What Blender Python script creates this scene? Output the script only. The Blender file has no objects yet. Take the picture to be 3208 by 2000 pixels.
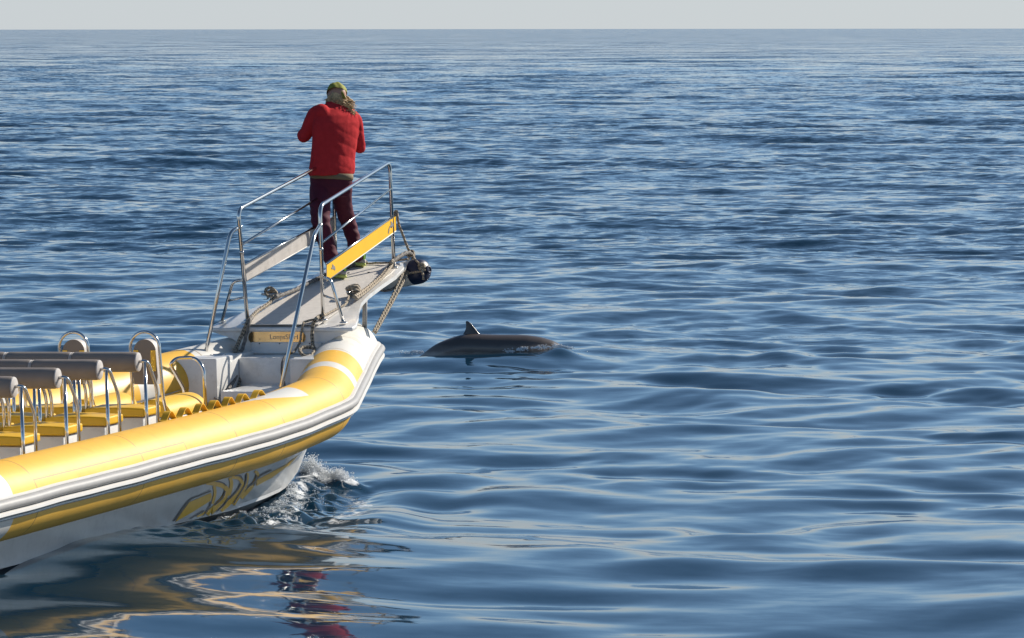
import bpy, bmesh, math, random
import numpy as np
from math import sin, cos, tan, pi, radians, sqrt, atan2, exp
from mathutils import Vector, Matrix, noise
random.seed(7); np.random.seed(7)
SC = bpy.context.scene
COL = SC.collection

# ------------------------------------------------------------------ camera, world, sun
F_PX, CAM_H = 13000.0, 3.84
PITCH = math.atan(909 / F_PX)
cam = bpy.data.cameras.new('camera')
cam.sensor_width = 36.0; cam.lens = 36.0 * F_PX / 3208.0
cam.clip_start = 0.5; cam.clip_end = 80000
cam_o = bpy.data.objects.new('camera', cam); COL.objects.link(cam_o)
cam_o.location = (0, 0, CAM_H)
cam_o.rotation_euler = (pi / 2 - PITCH, 0, 0)
cam_o.rotation_euler.rotate_axis('Z', radians(-0.06))
cam.dof.use_dof = False
SC.camera = cam_o

SUN_AZ, SUN_EL = radians(53), radians(33)        # azimuth clockwise from the view axis (+Y)
sun_dir = Vector((sin(SUN_AZ) * cos(SUN_EL), cos(SUN_AZ) * cos(SUN_EL), sin(SUN_EL)))
W = bpy.data.worlds.new('World'); SC.world = W; W.use_nodes = True
wn = W.node_tree.nodes; wl = W.node_tree.links; wn.clear()
out = wn.new('ShaderNodeOutputWorld'); bg = wn.new('ShaderNodeBackground'); sky = wn.new('ShaderNodeTexSky')
sky.sky_type = 'NISHITA'; sky.sun_disc = False
sky.sun_elevation = SUN_EL; sky.sun_rotation = SUN_AZ
sky.air_density = 0.5; sky.dust_density = 0.4; sky.ozone_density = 0.5; sky.altitude = 0
hs = wn.new('ShaderNodeHueSaturation'); hs.inputs['Saturation'].default_value = 1.02
tint = wn.new('ShaderNodeVectorMath'); tint.operation = 'MULTIPLY'; tint.inputs[1].default_value = (0.84, 1.0, 1.0)
wl.new(sky.outputs[0], hs.inputs['Color']); wl.new(hs.outputs[0], tint.inputs[0])
# low haze layer: the same pale grey all round the horizon, thinning out upwards
wtc = wn.new('ShaderNodeTexCoord'); wsp = wn.new('ShaderNodeSeparateXYZ'); wl.new(wtc.outputs['Generated'], wsp.inputs[0])
wmr = wn.new('ShaderNodeMapRange'); wmr.interpolation_type = 'SMOOTHERSTEP'
wmr.inputs['From Min'].default_value = -0.01; wmr.inputs['From Max'].default_value = 0.16; wmr.inputs['To Min'].default_value = 0.95; wmr.inputs['To Max'].default_value = 0.0
wl.new(wsp.outputs[2], wmr.inputs['Value'])
wmx = wn.new('ShaderNodeMix'); wmx.data_type = 'RGBA'; wmx.inputs['B'].default_value = (4.40, 4.66, 4.84, 1)
wl.new(wmr.outputs[0], wmx.inputs['Factor']); wl.new(tint.outputs[0], wmx.inputs['A']); wl.new(wmx.outputs['Result'], bg.inputs['Color'])
bg.inputs['Strength'].default_value = 0.105
wl.new(bg.outputs[0], out.inputs['Surface'])
sl = bpy.data.lights.new('sun', 'SUN'); sl.energy = 4.9; sl.angle = radians(0.55); sl.color = (1.0, 0.93, 0.82)
so = bpy.data.objects.new('sun', sl); COL.objects.link(so)
so.rotation_euler = sun_dir.to_track_quat('Z', 'Y').to_euler(); so.location = (20, 20, 30)
vs = SC.view_settings
SC.display_settings.display_device = 'sRGB'
vs.view_transform = 'Standard'; vs.look = 'None'; vs.exposure = 0.35; vs.gamma = 1.0; vs.use_curve_mapping = False
SC.render.engine = 'CYCLES'
SC.cycles.max_bounces = 8; SC.cycles.glossy_bounces = 5; SC.cycles.diffuse_bounces = 3
SC.cycles.use_denoising = True

# ------------------------------------------------------------------ boat frame (u forward, v starboard, w up)
PSI, ROLL = radians(17.1), radians(1.2)
FWD = Vector((sin(PSI), cos(PSI), 0))
S0 = Vector((cos(PSI), -sin(PSI), 0))
STB = S0 * cos(ROLL) + Vector((0, 0, 1)) * sin(ROLL)
UPV = Vector((0, 0, 1)) * cos(ROLL) - S0 * sin(ROLL)
ORG = Vector((-1.97649, 34.35128, 0.0))
MB_ = Matrix(((STB.x, FWD.x, UPV.x, ORG.x), (STB.y, FWD.y, UPV.y, ORG.y), (STB.z, FWD.z, UPV.z, ORG.z), (0, 0, 0, 1)))
def P(u, v, w): return Vector((v, u, w))
_cr, _cu, _cf = Vector((1, 0, 0)), Vector((0, sin(PITCH), cos(PITCH))), Vector((0, cos(PITCH), -sin(PITCH)))
MI = MB_.inverted()
EYE = Vector((0, 0, CAM_H)); EYEL = MI @ EYE
def ray(x, y): return (MI.to_3x3() @ ((x - 1604) * _cr - (y - 1000) * _cu + F_PX * _cf)).normalized()
def at(x, y, ax, val):
    """survey helper: where the sight line through a photo point meets a real plane of the boat"""
    d = ray(x, y); i = {'v': 0, 'u': 1, 'w': 2}[ax]
    return EYEL + d * ((val - EYEL[i]) / d[i])
SLP = 0.16
def deck_w(u): return 1.40 + SLP * (u - 0.35)
def atd(x, y, off=0.0):
    d = ray(x, y); n = Vector((0, -SLP, 1)); p0 = Vector((0, 0.35, 1.40 + off))
    return EYEL + d * ((p0 - EYEL).dot(n) / d.dot(n))

# ------------------------------------------------------------------ materials
def lin(r, g, b):
    f = lambda c: (c / 255 / 12.92) if c / 255 <= 0.04045 else ((c / 255 + 0.055) / 1.055) ** 2.4
    return (f(r), f(g), f(b), 1)
MATS = {}
def mat(name, col, rough=0.5, metal=0.0, var=0.06, vscale=6.0, bump=0.0, bscale=60.0, spec=0.5, coat=0.0, dirt=None, sheen=0.0):
    if name in MATS: return MATS[name]
    m = bpy.data.materials.new(name); m.use_nodes = True
    nt = m.node_tree; n = nt.nodes; l = nt.links; b = n['Principled BSDF']
    c = col if len(col) == 4 else (*col, 1)
    b.inputs['Roughness'].default_value = rough; b.inputs['Metallic'].default_value = metal
    b.inputs['Specular IOR Level'].default_value = spec
    b.inputs['Coat Weight'].default_value = coat; b.inputs['Coat Roughness'].default_value = 0.15
    if sheen: b.inputs['Sheen Weight'].default_value = sheen
    tc = n.new('ShaderNodeTexCoord')
    nz = n.new('ShaderNodeTexNoise'); nz.inputs['Scale'].default_value = vscale; nz.inputs['Detail'].default_value = 5
    l.new(tc.outputs['Object'], nz.inputs['Vector'])
    mr = n.new('ShaderNodeMapRange'); mr.inputs['From Min'].default_value = 0.3; mr.inputs['From Max'].default_value = 0.7
    mr.inputs['To Min'].default_value = 1 - var; mr.inputs['To Max'].default_value = 1 + var
    l.new(nz.outputs['Fac'], mr.inputs['Value'])
    mx = n.new('ShaderNodeVectorMath'); mx.operation = 'SCALE'; mx.inputs[0].default_value = c[:3]
    l.new(mr.outputs[0], mx.inputs['Scale'])
    last = mx.outputs[0]
    if dirt:
        dz = n.new('ShaderNodeTexNoise'); dz.inputs['Scale'].default_value = dirt[1]; dz.inputs['Detail'].default_value = 8; dz.inputs['Roughness'].default_value = 0.7
        l.new(tc.outputs['Object'], dz.inputs['Vector'])
        r2 = n.new('ShaderNodeMapRange'); r2.inputs['From Min'].default_value = 0.52; r2.inputs['From Max'].default_value = 0.75; r2.inputs['To Max'].default_value = dirt[2]
        l.new(dz.outputs['Fac'], r2.inputs['Value'])
        mm = n.new('ShaderNodeMix'); mm.data_type = 'RGBA'; mm.inputs['B'].default_value = dirt[0]
        l.new(r2.outputs[0], mm.inputs['Factor']); l.new(last, mm.inputs['A']); last = mm.outputs['Result']
    l.new(last, b.inputs['Base Color'])
    if bump:
        bz = n.new('ShaderNodeTexNoise'); bz.inputs['Scale'].default_value = bscale; bz.inputs['Detail'].default_value = 4
        l.new(tc.outputs['Object'], bz.inputs['Vector'])
        bp = n.new('ShaderNodeBump'); bp.inputs['Strength'].default_value = bump; bp.inputs['Distance'].default_value = 0.005
        l.new(bz.outputs['Fac'], bp.inputs['Height']); l.new(bp.outputs[0], b.inputs['Normal'])
    MATS[name] = m; return m
GREL = mat('gelcoat', (0.76, 0.745, 0.715), 0.28, var=0.05, coat=0.3, dirt=((0.25, 0.22, 0.18, 1), 9, 0.35), bump=0.05, bscale=30)
HULL = mat('hull_gelcoat', (0.50, 0.50, 0.49), 0.3, var=0.09, vscale=3, coat=0.2, dirt=((0.25, 0.25, 0.25, 1), 14, 0.4), bump=0.08, bscale=14)
NONSKID = mat('nonskid', (0.66, 0.61, 0.55), 0.75, var=0.05, vscale=20, bump=0.5, bscale=300, dirt=((0.30, 0.25, 0.2, 1), 16, 0.3))
STEEL = mat('stainless_steel', (0.66, 0.64, 0.61), 0.13, 1.0, var=0.04)
CUSH = mat('yellow_vinyl', (0.78, 0.44, 0.012), 0.42, var=0.06, bump=0.12, bscale=120)
STRAP = mat('yellow_webbing', (0.74, 0.42, 0.02), 0.6, var=0.05, bump=0.2, bscale=200)
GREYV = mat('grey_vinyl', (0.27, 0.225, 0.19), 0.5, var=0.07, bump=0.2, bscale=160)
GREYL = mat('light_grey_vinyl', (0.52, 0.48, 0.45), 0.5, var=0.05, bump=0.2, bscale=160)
PANELY = mat('yellow_panel', (0.92, 0.50, 0.0), 0.4, var=0.03, spec=.25)
PANELG = mat('panel_back', (0.52, 0.48, 0.44), 0.6, var=0.12, vscale=4, dirt=((0.2, 0.18, 0.16, 1), 5, 0.5))
GREYP = mat('grey_paint', (0.24, 0.22, 0.20), 0.5)
HULLY = mat('hull_yellow_stripe', (0.74, 0.42, 0.008), 0.35, var=0.08, vscale=10)
HULLK = mat('hull_grey_stripe', (0.10, 0.095, 0.095), 0.4)
RUBG = mat('rub_strake_grey', (0.34, 0.33, 0.32), 0.5, var=0.06, vscale=12, bump=0.1, bscale=40)
RUBW = mat('rub_strake_white', (0.68, 0.66, 0.63), 0.42, var=0.04)
BRASS = mat('brass_plate', (0.62, 0.47, 0.26), 0.22, 1.0, var=0.12, vscale=9)
DARK = mat('dark_mark', (0.03, 0.03, 0.035), 0.5)
NAVY = mat('navy_rubber', (0.010, 0.016, 0.05), 0.45)
FENW = mat('fender_white', (0.74, 0.72, 0.67), 0.42, var=0.08, dirt=((0.2, 0.18, 0.15, 1), 12, 0.5))
SKIN = mat('skin', (0.48, 0.26, 0.17), 0.5)
JACK = mat('red_fleece', (0.52, 0.032, 0.036), 0.9, var=0.08, vscale=20, bump=0.4, bscale=220, spec=0.1)
TROU = mat('maroon_trousers', (0.095, 0.012, 0.028), 0.75, var=0.12, vscale=10, bump=0.3, bscale=120, spec=0.3)
HEMM = mat('khaki_shirt', (0.22, 0.16, 0.09), 0.8)
LIME = mat('lime_cloth', (0.25, 0.25, 0.030), 0.8, var=0.25, vscale=40, bump=0.4, bscale=120)
NEON = mat('neon_lace', (0.35, 0.75, 0.03), 0.6)
SOLE = mat('shoe_sole', (0.62, 0.66, 0.16), 0.6, var=0.1, vscale=20)
SHOE = mat('shoe_black', (0.018, 0.018, 0.02), 0.7, bump=0.3, bscale=200)
SHOEG = mat('shoe_grey', (0.42, 0.38, 0.34), 0.7, bump=0.2, bscale=200)
HAIR = mat('curly_hair', (0.56, 0.38, 0.19), 0.6, var=0.4, vscale=60)

def rope_mat(name, c1, c2, freq=90.0, dark=0.5):
    m = bpy.data.materials.new(name); m.use_nodes = True
    nt = m.node_tree; n = nt.nodes; l = nt.links; b = n['Principled BSDF']; b.inputs['Roughness'].default_value = 0.85
    uv = n.new('ShaderNodeUVMap'); sp = n.new('ShaderNodeSeparateXYZ'); l.new(uv.outputs[0], sp.inputs[0])
    def wave(sgn):
        a = n.new('ShaderNodeMath'); a.operation = 'MULTIPLY'; a.inputs[1].default_value = freq * sgn; l.new(sp.outputs[0], a.inputs[0])
        t = n.new('ShaderNodeMath'); t.operation = 'MULTIPLY_ADD'; t.inputs[1].default_value = 2 * pi * 3; l.new(sp.outputs[1], t.inputs[0]); l.new(a.outputs[0], t.inputs[2])
        s = n.new('ShaderNodeMath'); s.operation = 'SINE'; l.new(t.outputs[0], s.inputs[0]); return s
    s1, s2 = wave(1), wave(-1)
    mu = n.new('ShaderNodeMath'); mu.operation = 'MULTIPLY'; l.new(s1.outputs[0], mu.inputs[0]); l.new(s2.outputs[0], mu.inputs[1])
    mr = n.new('ShaderNodeMapRange'); mr.inputs['From Min'].default_value = 0.02; mr.inputs['From Max'].default_value = 0.35; mr.inputs['To Max'].default_value = dark
    l.new(mu.outputs[0], mr.inputs['Value'])
    mx = n.new('ShaderNodeMix'); mx.data_type = 'RGBA'; mx.inputs['A'].default_value = (*c1, 1); mx.inputs['B'].default_value = (*c2, 1)
    l.new(mr.outputs[0], mx.inputs['Factor']); l.new(mx.outputs['Result'], b.inputs['Base Color'])
    bp = n.new('ShaderNodeBump'); bp.inputs['Strength'].default_value = 0.6; bp.inputs['Distance'].default_value = 0.004
    l.new(s1.outputs[0], bp.inputs['Height']); l.new(bp.outputs[0], b.inputs['Normal'])
    return m
ROPE = rope_mat('beige_rope', (0.42, 0.35, 0.26), (0.13, 0.10, 0.08), 120, 0.7)
ROPED = rope_mat('flecked_rope', (0.36, 0.30, 0.22), (0.018, 0.016, 0.016), 100, 1.0)
ROPEG = rope_mat('grey_rope', (0.22, 0.20, 0.18), (0.08, 0.075, 0.07), 60, 0.7)

# ------------------------------------------------------------------ mesh helpers
def link_mesh(name, me, m, parent=None, smooth=False):
    if m is not None:
        for q in (m if isinstance(m, (list, tuple)) else [m]): me.materials.append(q)
    if smooth: me.shade_smooth()
    o = bpy.data.objects.new(name, me); COL.objects.link(o)
    if parent is not None: o.parent = parent
    return o
def obj(name, bm, m, parent=None, smooth=False):
    me = bpy.data.meshes.new(name); bmesh.ops.recalc_face_normals(bm, faces=bm.faces); bm.to_mesh(me); bm.free()
    return link_mesh(name, me, m, parent, smooth)
def smooth_by_angle(o, ang=40):
    me = o.data; me.shade_smooth()
    bm = bmesh.new(); bm.from_mesh(me)
    for e in bm.edges:
        if len(e.link_faces) == 2 and e.calc_face_angle(0) > radians(ang): e.smooth = False
    bm.to_mesh(me); bm.free(); return o
def frames(pts, closed=False, ref=None):
    n = len(pts); T = []
    for i in range(n):
        a = pts[(i - 1) % n] if (closed or i > 0) else pts[i]; b = pts[(i + 1) % n] if (closed or i < n - 1) else pts[i]
        T.append((b - a).normalized())
    N = []
    up = ref or (Vector((0, 0, 1)) if abs(T[0].z) < 0.9 else Vector((0, 1, 0)))
    nrm = (up - T[0] * up.dot(T[0])).normalized()
    for i in range(n):
        nrm = (nrm - T[i] * nrm.dot(T[i]))
        if nrm.length < 1e-6: nrm = T[i].orthogonal()
        nrm.normalize(); N.append(nrm.copy())
    return T, N
def sweep(bm, pts, r, seg=12, closed=False, caps=True, rf=None, uvl=None, sx=1.0):
    """round tube along pts; r number or list; rf(i,theta,s) multiplies the radius"""
    T, N = frames(pts, closed); rings = []; s = 0; S = []
    for i, p in enumerate(pts):
        if i: s += (p - pts[i - 1]).length
        S.append(s)
        B = T[i].cross(N[i]); ri = r[i] if isinstance(r, (list, tuple)) else r
        rings.append([bm.verts.new(p + (N[i] * cos(2 * pi * k / seg) + B * sin(2 * pi * k / seg) * sx) * ri * (rf(i, 2 * pi * k / seg, s) if rf else 1)) for k in range(seg)])
    L = len(rings); fs = []
    for i in range(L if closed else L - 1):
        a, b = rings[i], rings[(i + 1) % L]
        for k in range(seg):
            f = bm.faces.new((a[k], a[(k + 1) % seg], b[(k + 1) % seg], b[k])); fs.append(f)
            if uvl is not None:
                s0, s1 = S[i], (S[i + 1] if i + 1 < L else S[i] + (pts[0] - pts[i]).length)
                for lp, (a_, t_) in zip(f.loops, ((s0, k), (s0, k + 1), (s1, k + 1), (s1, k))): lp[uvl].uv = (a_, t_ / seg)
    if caps and not closed:
        bm.faces.new(rings[0][::-1]); bm.faces.new(rings[-1])
    return fs
def spline(ctrl, n=8, closed=False):
    """Catmull-Rom through ctrl"""
    c = [Vector(p) for p in ctrl]; L = len(c); outp = []
    for i in range(L if closed else L - 1):
        p0 = c[(i - 1) % L] if (closed or i > 0) else c[0] * 2 - c[1]
        p1, p2 = c[i], c[(i + 1) % L]
        p3 = c[(i + 2) % L] if (closed or i + 2 < L) else c[-1] * 2 - c[-2]
        for k in range(n):
            t = k / n
            outp.append(0.5 * ((2 * p1) + (p2 - p0) * t + (2 * p0 - 5 * p1 + 4 * p2 - p3) * t * t + (-p0 + 3 * p1 - 3 * p2 + p3) * t ** 3))
    if not closed: outp.append(c[-1])
    return outp
def rounded(ctrl, rad=0.06, n=6):
    """polyline with its corners rounded off"""
    c = [Vector(p) for p in ctrl]; o = [c[0]]
    for i in range(1, len(c) - 1):
        a, b, d = c[i - 1], c[i], c[i + 1]
        r = rad[i - 1] if isinstance(rad, (list, tuple)) else rad
        r = min(r, (a - b).length * 0.48, (d - b).length * 0.48)
        pa, pb = b + (a - b).normalized() * r, b + (d - b).normalized() * r
        for k in range(n + 1):
            t = k / n; o.append(pa * (1 - t) ** 2 + b * 2 * t * (1 - t) + pb * t * t)
    o.append(c[-1]); return o
def tube_obj(name, ctrl, r, m, parent, rad=0.06, seg=12, n=6):
    bm = bmesh.new(); sweep(bm, rounded(ctrl, rad, n), r, seg); return obj(name, bm, m, parent, True)
def box(bm, lo, hi):
    x0, y0, z0 = lo; x1, y1, z1 = hi
    v = [bm.verts.new(q) for q in ((x0, y0, z0), (x1, y0, z0), (x1, y1, z0), (x0, y1, z0), (x0, y0, z1), (x1, y0, z1), (x1, y1, z1), (x0, y1, z1))]
    for f in ((0, 3, 2, 1), (4, 5, 6, 7), (0, 1, 5, 4), (1, 2, 6, 5), (2, 3, 7, 6), (3, 0, 4, 7)): bm.faces.new([v[i] for i in f])
    return v
def bevel(bm, w=0.01, seg=2):
    bmesh.ops.bevel(bm, geom=list(bm.edges), offset=w, segments=seg, affect='EDGES', profile=0.5, clamp_overlap=True)
def ubox(name, u0, u1, v0, v1, w0, w1, m, parent, bev=0.012, seg=2):
    bm = bmesh.new(); box(bm, (v0, u0, w0), (v1, u1, w1))
    if bev: bevel(bm, bev, seg)
    return smooth_by_angle(obj(name, bm, m, parent), 35)
def prism(bm, poly, thick, top_of):
    """poly of (u,v); top_of(u,v)->w; thickness below"""
    t = [bm.verts.new(P(u, v, top_of(u, v))) for u, v in poly]; b = [bm.verts.new(P(u, v, top_of(u, v) - thick)) for u, v in poly]
    bm.faces.new(t); bm.faces.new(b[::-1])
    for i in range(len(poly)):
        j = (i + 1) % len(poly); bm.faces.new((t[i], b[i], b[j], t[j]))
def plate(bm, pts, n, th):
    """flat polygon pts extruded by th along n (centred outward)"""
    a = [bm.verts.new(p) for p in pts]; b = [bm.verts.new(p + n * th) for p in pts]
    try:
        bm.faces.new(a[::-1]); bm.faces.new(b)
    except ValueError: pass
    for i in range(len(pts)):
        j = (i + 1) % len(pts); bm.faces.new((a[i], a[j], b[j], b[i]))
def tag(o, label=None, cat=None, group=None, kind=None):
    if label: o['label'] = label
    if cat: o['category'] = cat
    if group: o['group'] = group
    if kind: o['kind'] = kind
    return o
def seat_on_boat(o, base=(0, 0, 0)):
    """top-level thing whose vertices are in boat coordinates: put its origin at base"""
    b = Vector(base)
    if o.type == 'MESH': o.data.transform(Matrix.Translation(-b))
    o.matrix_world = MB_ @ Matrix.Translation(b); return o

# ------------------------------------------------------------------ the sea
HBX, HBY = ORG.x, ORG.y
def to_uv(X, Y):
    dx, dy = X - HBX, Y - HBY
    return dx * FWD.x + dy * FWD.y, dx * S0.x + dy * S0.y
rng = np.random.default_rng(11)
WAVES = []
def add_waves(n, l0, l1, slope, mean, spread):
    for i in range(n):
        lam = l0 * (l1 / l0) ** ((i + rng.random()) / n)
        th = mean + rng.normal() * spread
        k = 2 * pi / lam
        WAVES.append((k * sin(th), k * cos(th), slope * sqrt(2.0 / n) / k * (0.7 + 0.6 * rng.random()), rng.random() * 2 * pi, lam))
MEAN = radians(184)
add_waves(8, 12.0, 30.0, 0.016, MEAN + radians(8), radians(16))
add_waves(20, 4.0, 12.0, 0.050, MEAN - radians(4), radians(28))
add_waves(24, 1.9, 4.0, 0.044, MEAN, radians(32))
add_waves(44, 0.8, 1.9, 0.056, MEAN + radians(4), radians(48))
add_waves(34, 0.35, 0.8, 0.040, MEAN + radians(6), radians(45))
add_waves(14, 0.18, 0.35, 0.010, MEAN + radians(20), radians(60))
add_waves(18, 0.25, 0.7, 0.022, MEAN - radians(58), radians(16))
CHOP = []
for i in range(16):
    lam_ = 0.13 * (0.55 / 0.13) ** rng.random(); th_ = rng.random() * 2 * pi
    CHOP.append((2 * pi / lam_ * sin(th_), 2 * pi / lam_ * cos(th_), (lam_ / .3) * .75, rng.random() * 6.28))
def seg_d(u, v, a, b):
    ax, ay = a; bx, by = b; dx, dy = bx - ax, by - ay
    t = np.clip(((u - ax) * dx + (v - ay) * dy) / (dx * dx + dy * dy), 0, 1)
    return np.sqrt((u - ax - t * dx) ** 2 + (v - ay - t * dy) ** 2), t
def hull_edge(u):
    return np.interp(u, [-12, -4, -3, -1.75, -.9, -.3, .3, .6], [.9, .86, .75, .55, .36, .20, .06, .0])
def sea_height(X, Y, res=None):
    X = np.asarray(X, float); Y = np.asarray(Y, float); h = np.zeros_like(X)
    X0, Y0 = X, Y
    X = X0 + .55 * np.sin(.37 * Y0 + .21 * X0) + .22 * np.sin(1.1 * Y0 - .7 * X0 + 2); Y = Y0 + .50 * np.sin(.33 * X0 - .17 * Y0 + 1) + .20 * np.sin(.9 * X0 + 1.2 * Y0)
    gust = 0.80 + 0.30 * np.sin(X * .11 + Y * .031 + 1.3) * np.sin(X * .043 - Y * .052) + 0.2 * np.sin(Y * .17 + X * .06)
    calm = np.clip((Y - 24) / 60.0, 0, 1)
    for kx, ky, a, ph, lam in WAVES:
        g = a * np.sin(kx * X + ky * Y + ph)
        if lam < .8: g = g * gust * (0.42 + 0.9 * calm)
        elif lam < 3: g = g * (0.75 + 0.35 * gust)
        elif lam < 12: g = g * (0.50 + 0.65 * np.clip((Y - 60) / 120.0, 0, 1))
        if res is not None:
            g = g * np.clip((lam / res - .8) / 1.6, 0.0, 1)
        h += g
    X, Y = X0, Y0
    # bow wave and wake along the hull
    u, v = to_uv(X, Y)
    near = (u > -14) & (u < 9) & (v > -3) & (v < 9)
    d, t = seg_d(u, v, (0.58, 0.10), (0.46, 0.46))
    bow = 0.12 * np.exp(-(d / 0.15) ** 2) * (1 - 0.5 * t)
    d5, t5 = seg_d(u, v, (-12, 0.95), (-3.2, 0.80))
    h = h * (1 - .45 * np.exp(-((v - 1.9) / 1.4) ** 2) * np.clip((-1.2 - u) / 2.5, 0, 1) * (u > -11))
    bow += 0.285 * np.exp(-(d5 / 2.5) ** 2) * np.clip((-2.0 - u) / 3.2, 0, 1)
    d2, t2 = seg_d(u, v, (0.3, 0.15), (-3.6, 1.12))
    bow += 0.08 * np.exp(-(d2 / 0.22) ** 2) * (1 - 0.7 * t2)
    d3, t3 = seg_d(u, v, (0.2, 1.1), (-3.6, 2.0))
    bow += 0.025 * np.exp(-(d3 / 0.22) ** 2) - 0.015 * np.exp(-((d3 - .42) / 0.2) ** 2)
    off = v - hull_edge(u)
    chop_m = np.exp(-((off - 0.28) / 0.32) ** 2) * np.clip((1.0 - u) / 0.5, 0, 1) * np.clip((u + 6.0) / 1.6, 0, 1)
    ch = np.zeros_like(X)
    for cx_, cy_, ca_, cp_ in CHOP: ch += ca_ * np.sin(cx_ * X + cy_ * Y + cp_ + 1.3 * np.sin(cy_ * .31 * X - cx_ * .27 * Y))
    h = h + np.where(near, bow + 0.0085 * ch * chop_m, 0)
    q = np.exp(-((X + .35) / 1.3) ** 2 - ((Y - 48.3) / .9) ** 2); h = h * (1 - q) + .045 * q
    h = h + .085 * np.exp(-((X - .56) / .20) ** 2 - ((Y - 48.72) / .30) ** 2) + .03 * np.exp(-((X - .2) / .35) ** 2 - ((Y - 48.5) / .25) ** 2)
    h = h + .007 * ch * np.exp(-((X + 1.95) / .75) ** 2 - ((Y - 49.0) / .45) ** 2)
    return h
def foam_at(X, Y):
    u, v = to_uv(X, Y)
    d, t = seg_d(u, v, (0.58, 0.10), (0.46, 0.46))
    f = 1.0 * np.exp(-(d / 0.15) ** 2)
    off = v - hull_edge(u)
    f = np.maximum(f, 0.565 * np.exp(-((off - 0.10 - 0.10 * np.clip(-u, 0, 4)) / 0.16) ** 2) * np.clip((0.9 - u) / 0.5, 0, 1) * np.clip((u + 5.2) / 1.5, 0, 1))
    f = np.maximum(f, 0.57 * np.exp(-((off - 0.70) / 0.22) ** 2) * np.clip((0.2 - u) / 0.5, 0, 1) * np.clip((u + 3.4) / 1.2, 0, 1))
    # white water round the animal
    f = np.maximum(f, 0.72 * np.exp(-(((X - 0.45) / 0.33) ** 2 + ((Y - 48.9) / 0.25) ** 2)))
    f = np.maximum(f, 0.50 * np.exp(-(((X + 0.15) / 0.7) ** 2 + ((Y - 48.3) / 0.08) ** 2)))
    f = np.maximum(f, 0.45 * np.exp(-(((X + 1.25) / 0.22) ** 2 + ((Y - 49.2) / 0.25) ** 2)))
    return f
def build_sea():
    rows = [3., 6., 10., 14., 18., 20.5]
    p = CAM_H * F_PX / 22.0
    while p > 1.6:
        rows.append(CAM_H * F_PX / p); p -= (2.2 if p > 760 else 1.0 if p > 60 else .6)
    rows += [36000., 60000.]
    rows = np.array(rows)
    fine = np.linspace(-10.2, 10.2, 720)
    co = np.array([12, 15, 19, 24, 30, 40, 52, 66, 82, 100, 120, 140, 160, 180.])
    ang = np.radians(np.concatenate([-co[::-1][1:], fine, co[:-1], [180.]]))
    ang[-1] = np.radians(180.0)
    A, R = np.meshgrid(ang[:-1], rows)
    X = (R * np.sin(A)); Y = (R * np.cos(A))
    dr = np.gradient(rows)[:, None] * np.ones_like(A)
    res = np.maximum(dr, 0.05) * 0.9
    fade = np.clip((11.2 - np.abs(np.degrees(A))) / 1.0, 0.0, 1)
    Z = sea_height(X, Y, res) * np.where(np.abs(np.degrees(A)) < 11.2, fade, 0)
    FO = foam_at(X, Y)
    nr, nc = X.shape
    co3 = np.stack([X, Y, Z], -1).reshape(-1, 3)
    idx = np.arange(nr * nc).reshape(nr, nc)
    nxt = np.roll(idx, -1, axis=1)
    q = np.stack([idx[:-1], nxt[:-1], nxt[1:], idx[1:]], -1).reshape(-1, 4)
    # close the middle with one ring fan
    cv = len(co3); co3 = np.vstack([co3, [[0, 0, 0]]])
    tri = np.stack([np.full(nc, cv), nxt[0], idx[0]], -1)
    me = bpy.data.meshes.new('sea_water')
    nq, ntri = len(q), len(tri)
    me.vertices.add(len(co3)); me.vertices.foreach_set('co', co3.astype(np.float32).ravel())
    me.loops.add(nq * 4 + ntri * 3); me.loops.foreach_set('vertex_index', np.concatenate([q.ravel(), tri.ravel()]).astype(np.int32))
    me.polygons.add(nq + ntri)
    ls = np.concatenate([np.arange(nq) * 4, nq * 4 + np.arange(ntri) * 3]).astype(np.int32)
    me.polygons.foreach_set('loop_start', ls)
    me.update(calc_edges=True)
    at_ = me.attributes.new('foam', 'FLOAT', 'POINT'); at_.data.foreach_set('value', np.append(FO.ravel(), 0).astype(np.float32))
    me.shade_smooth()
    if me.polygons[10].normal.z < 0: me.flip_normals()
    return me
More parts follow.
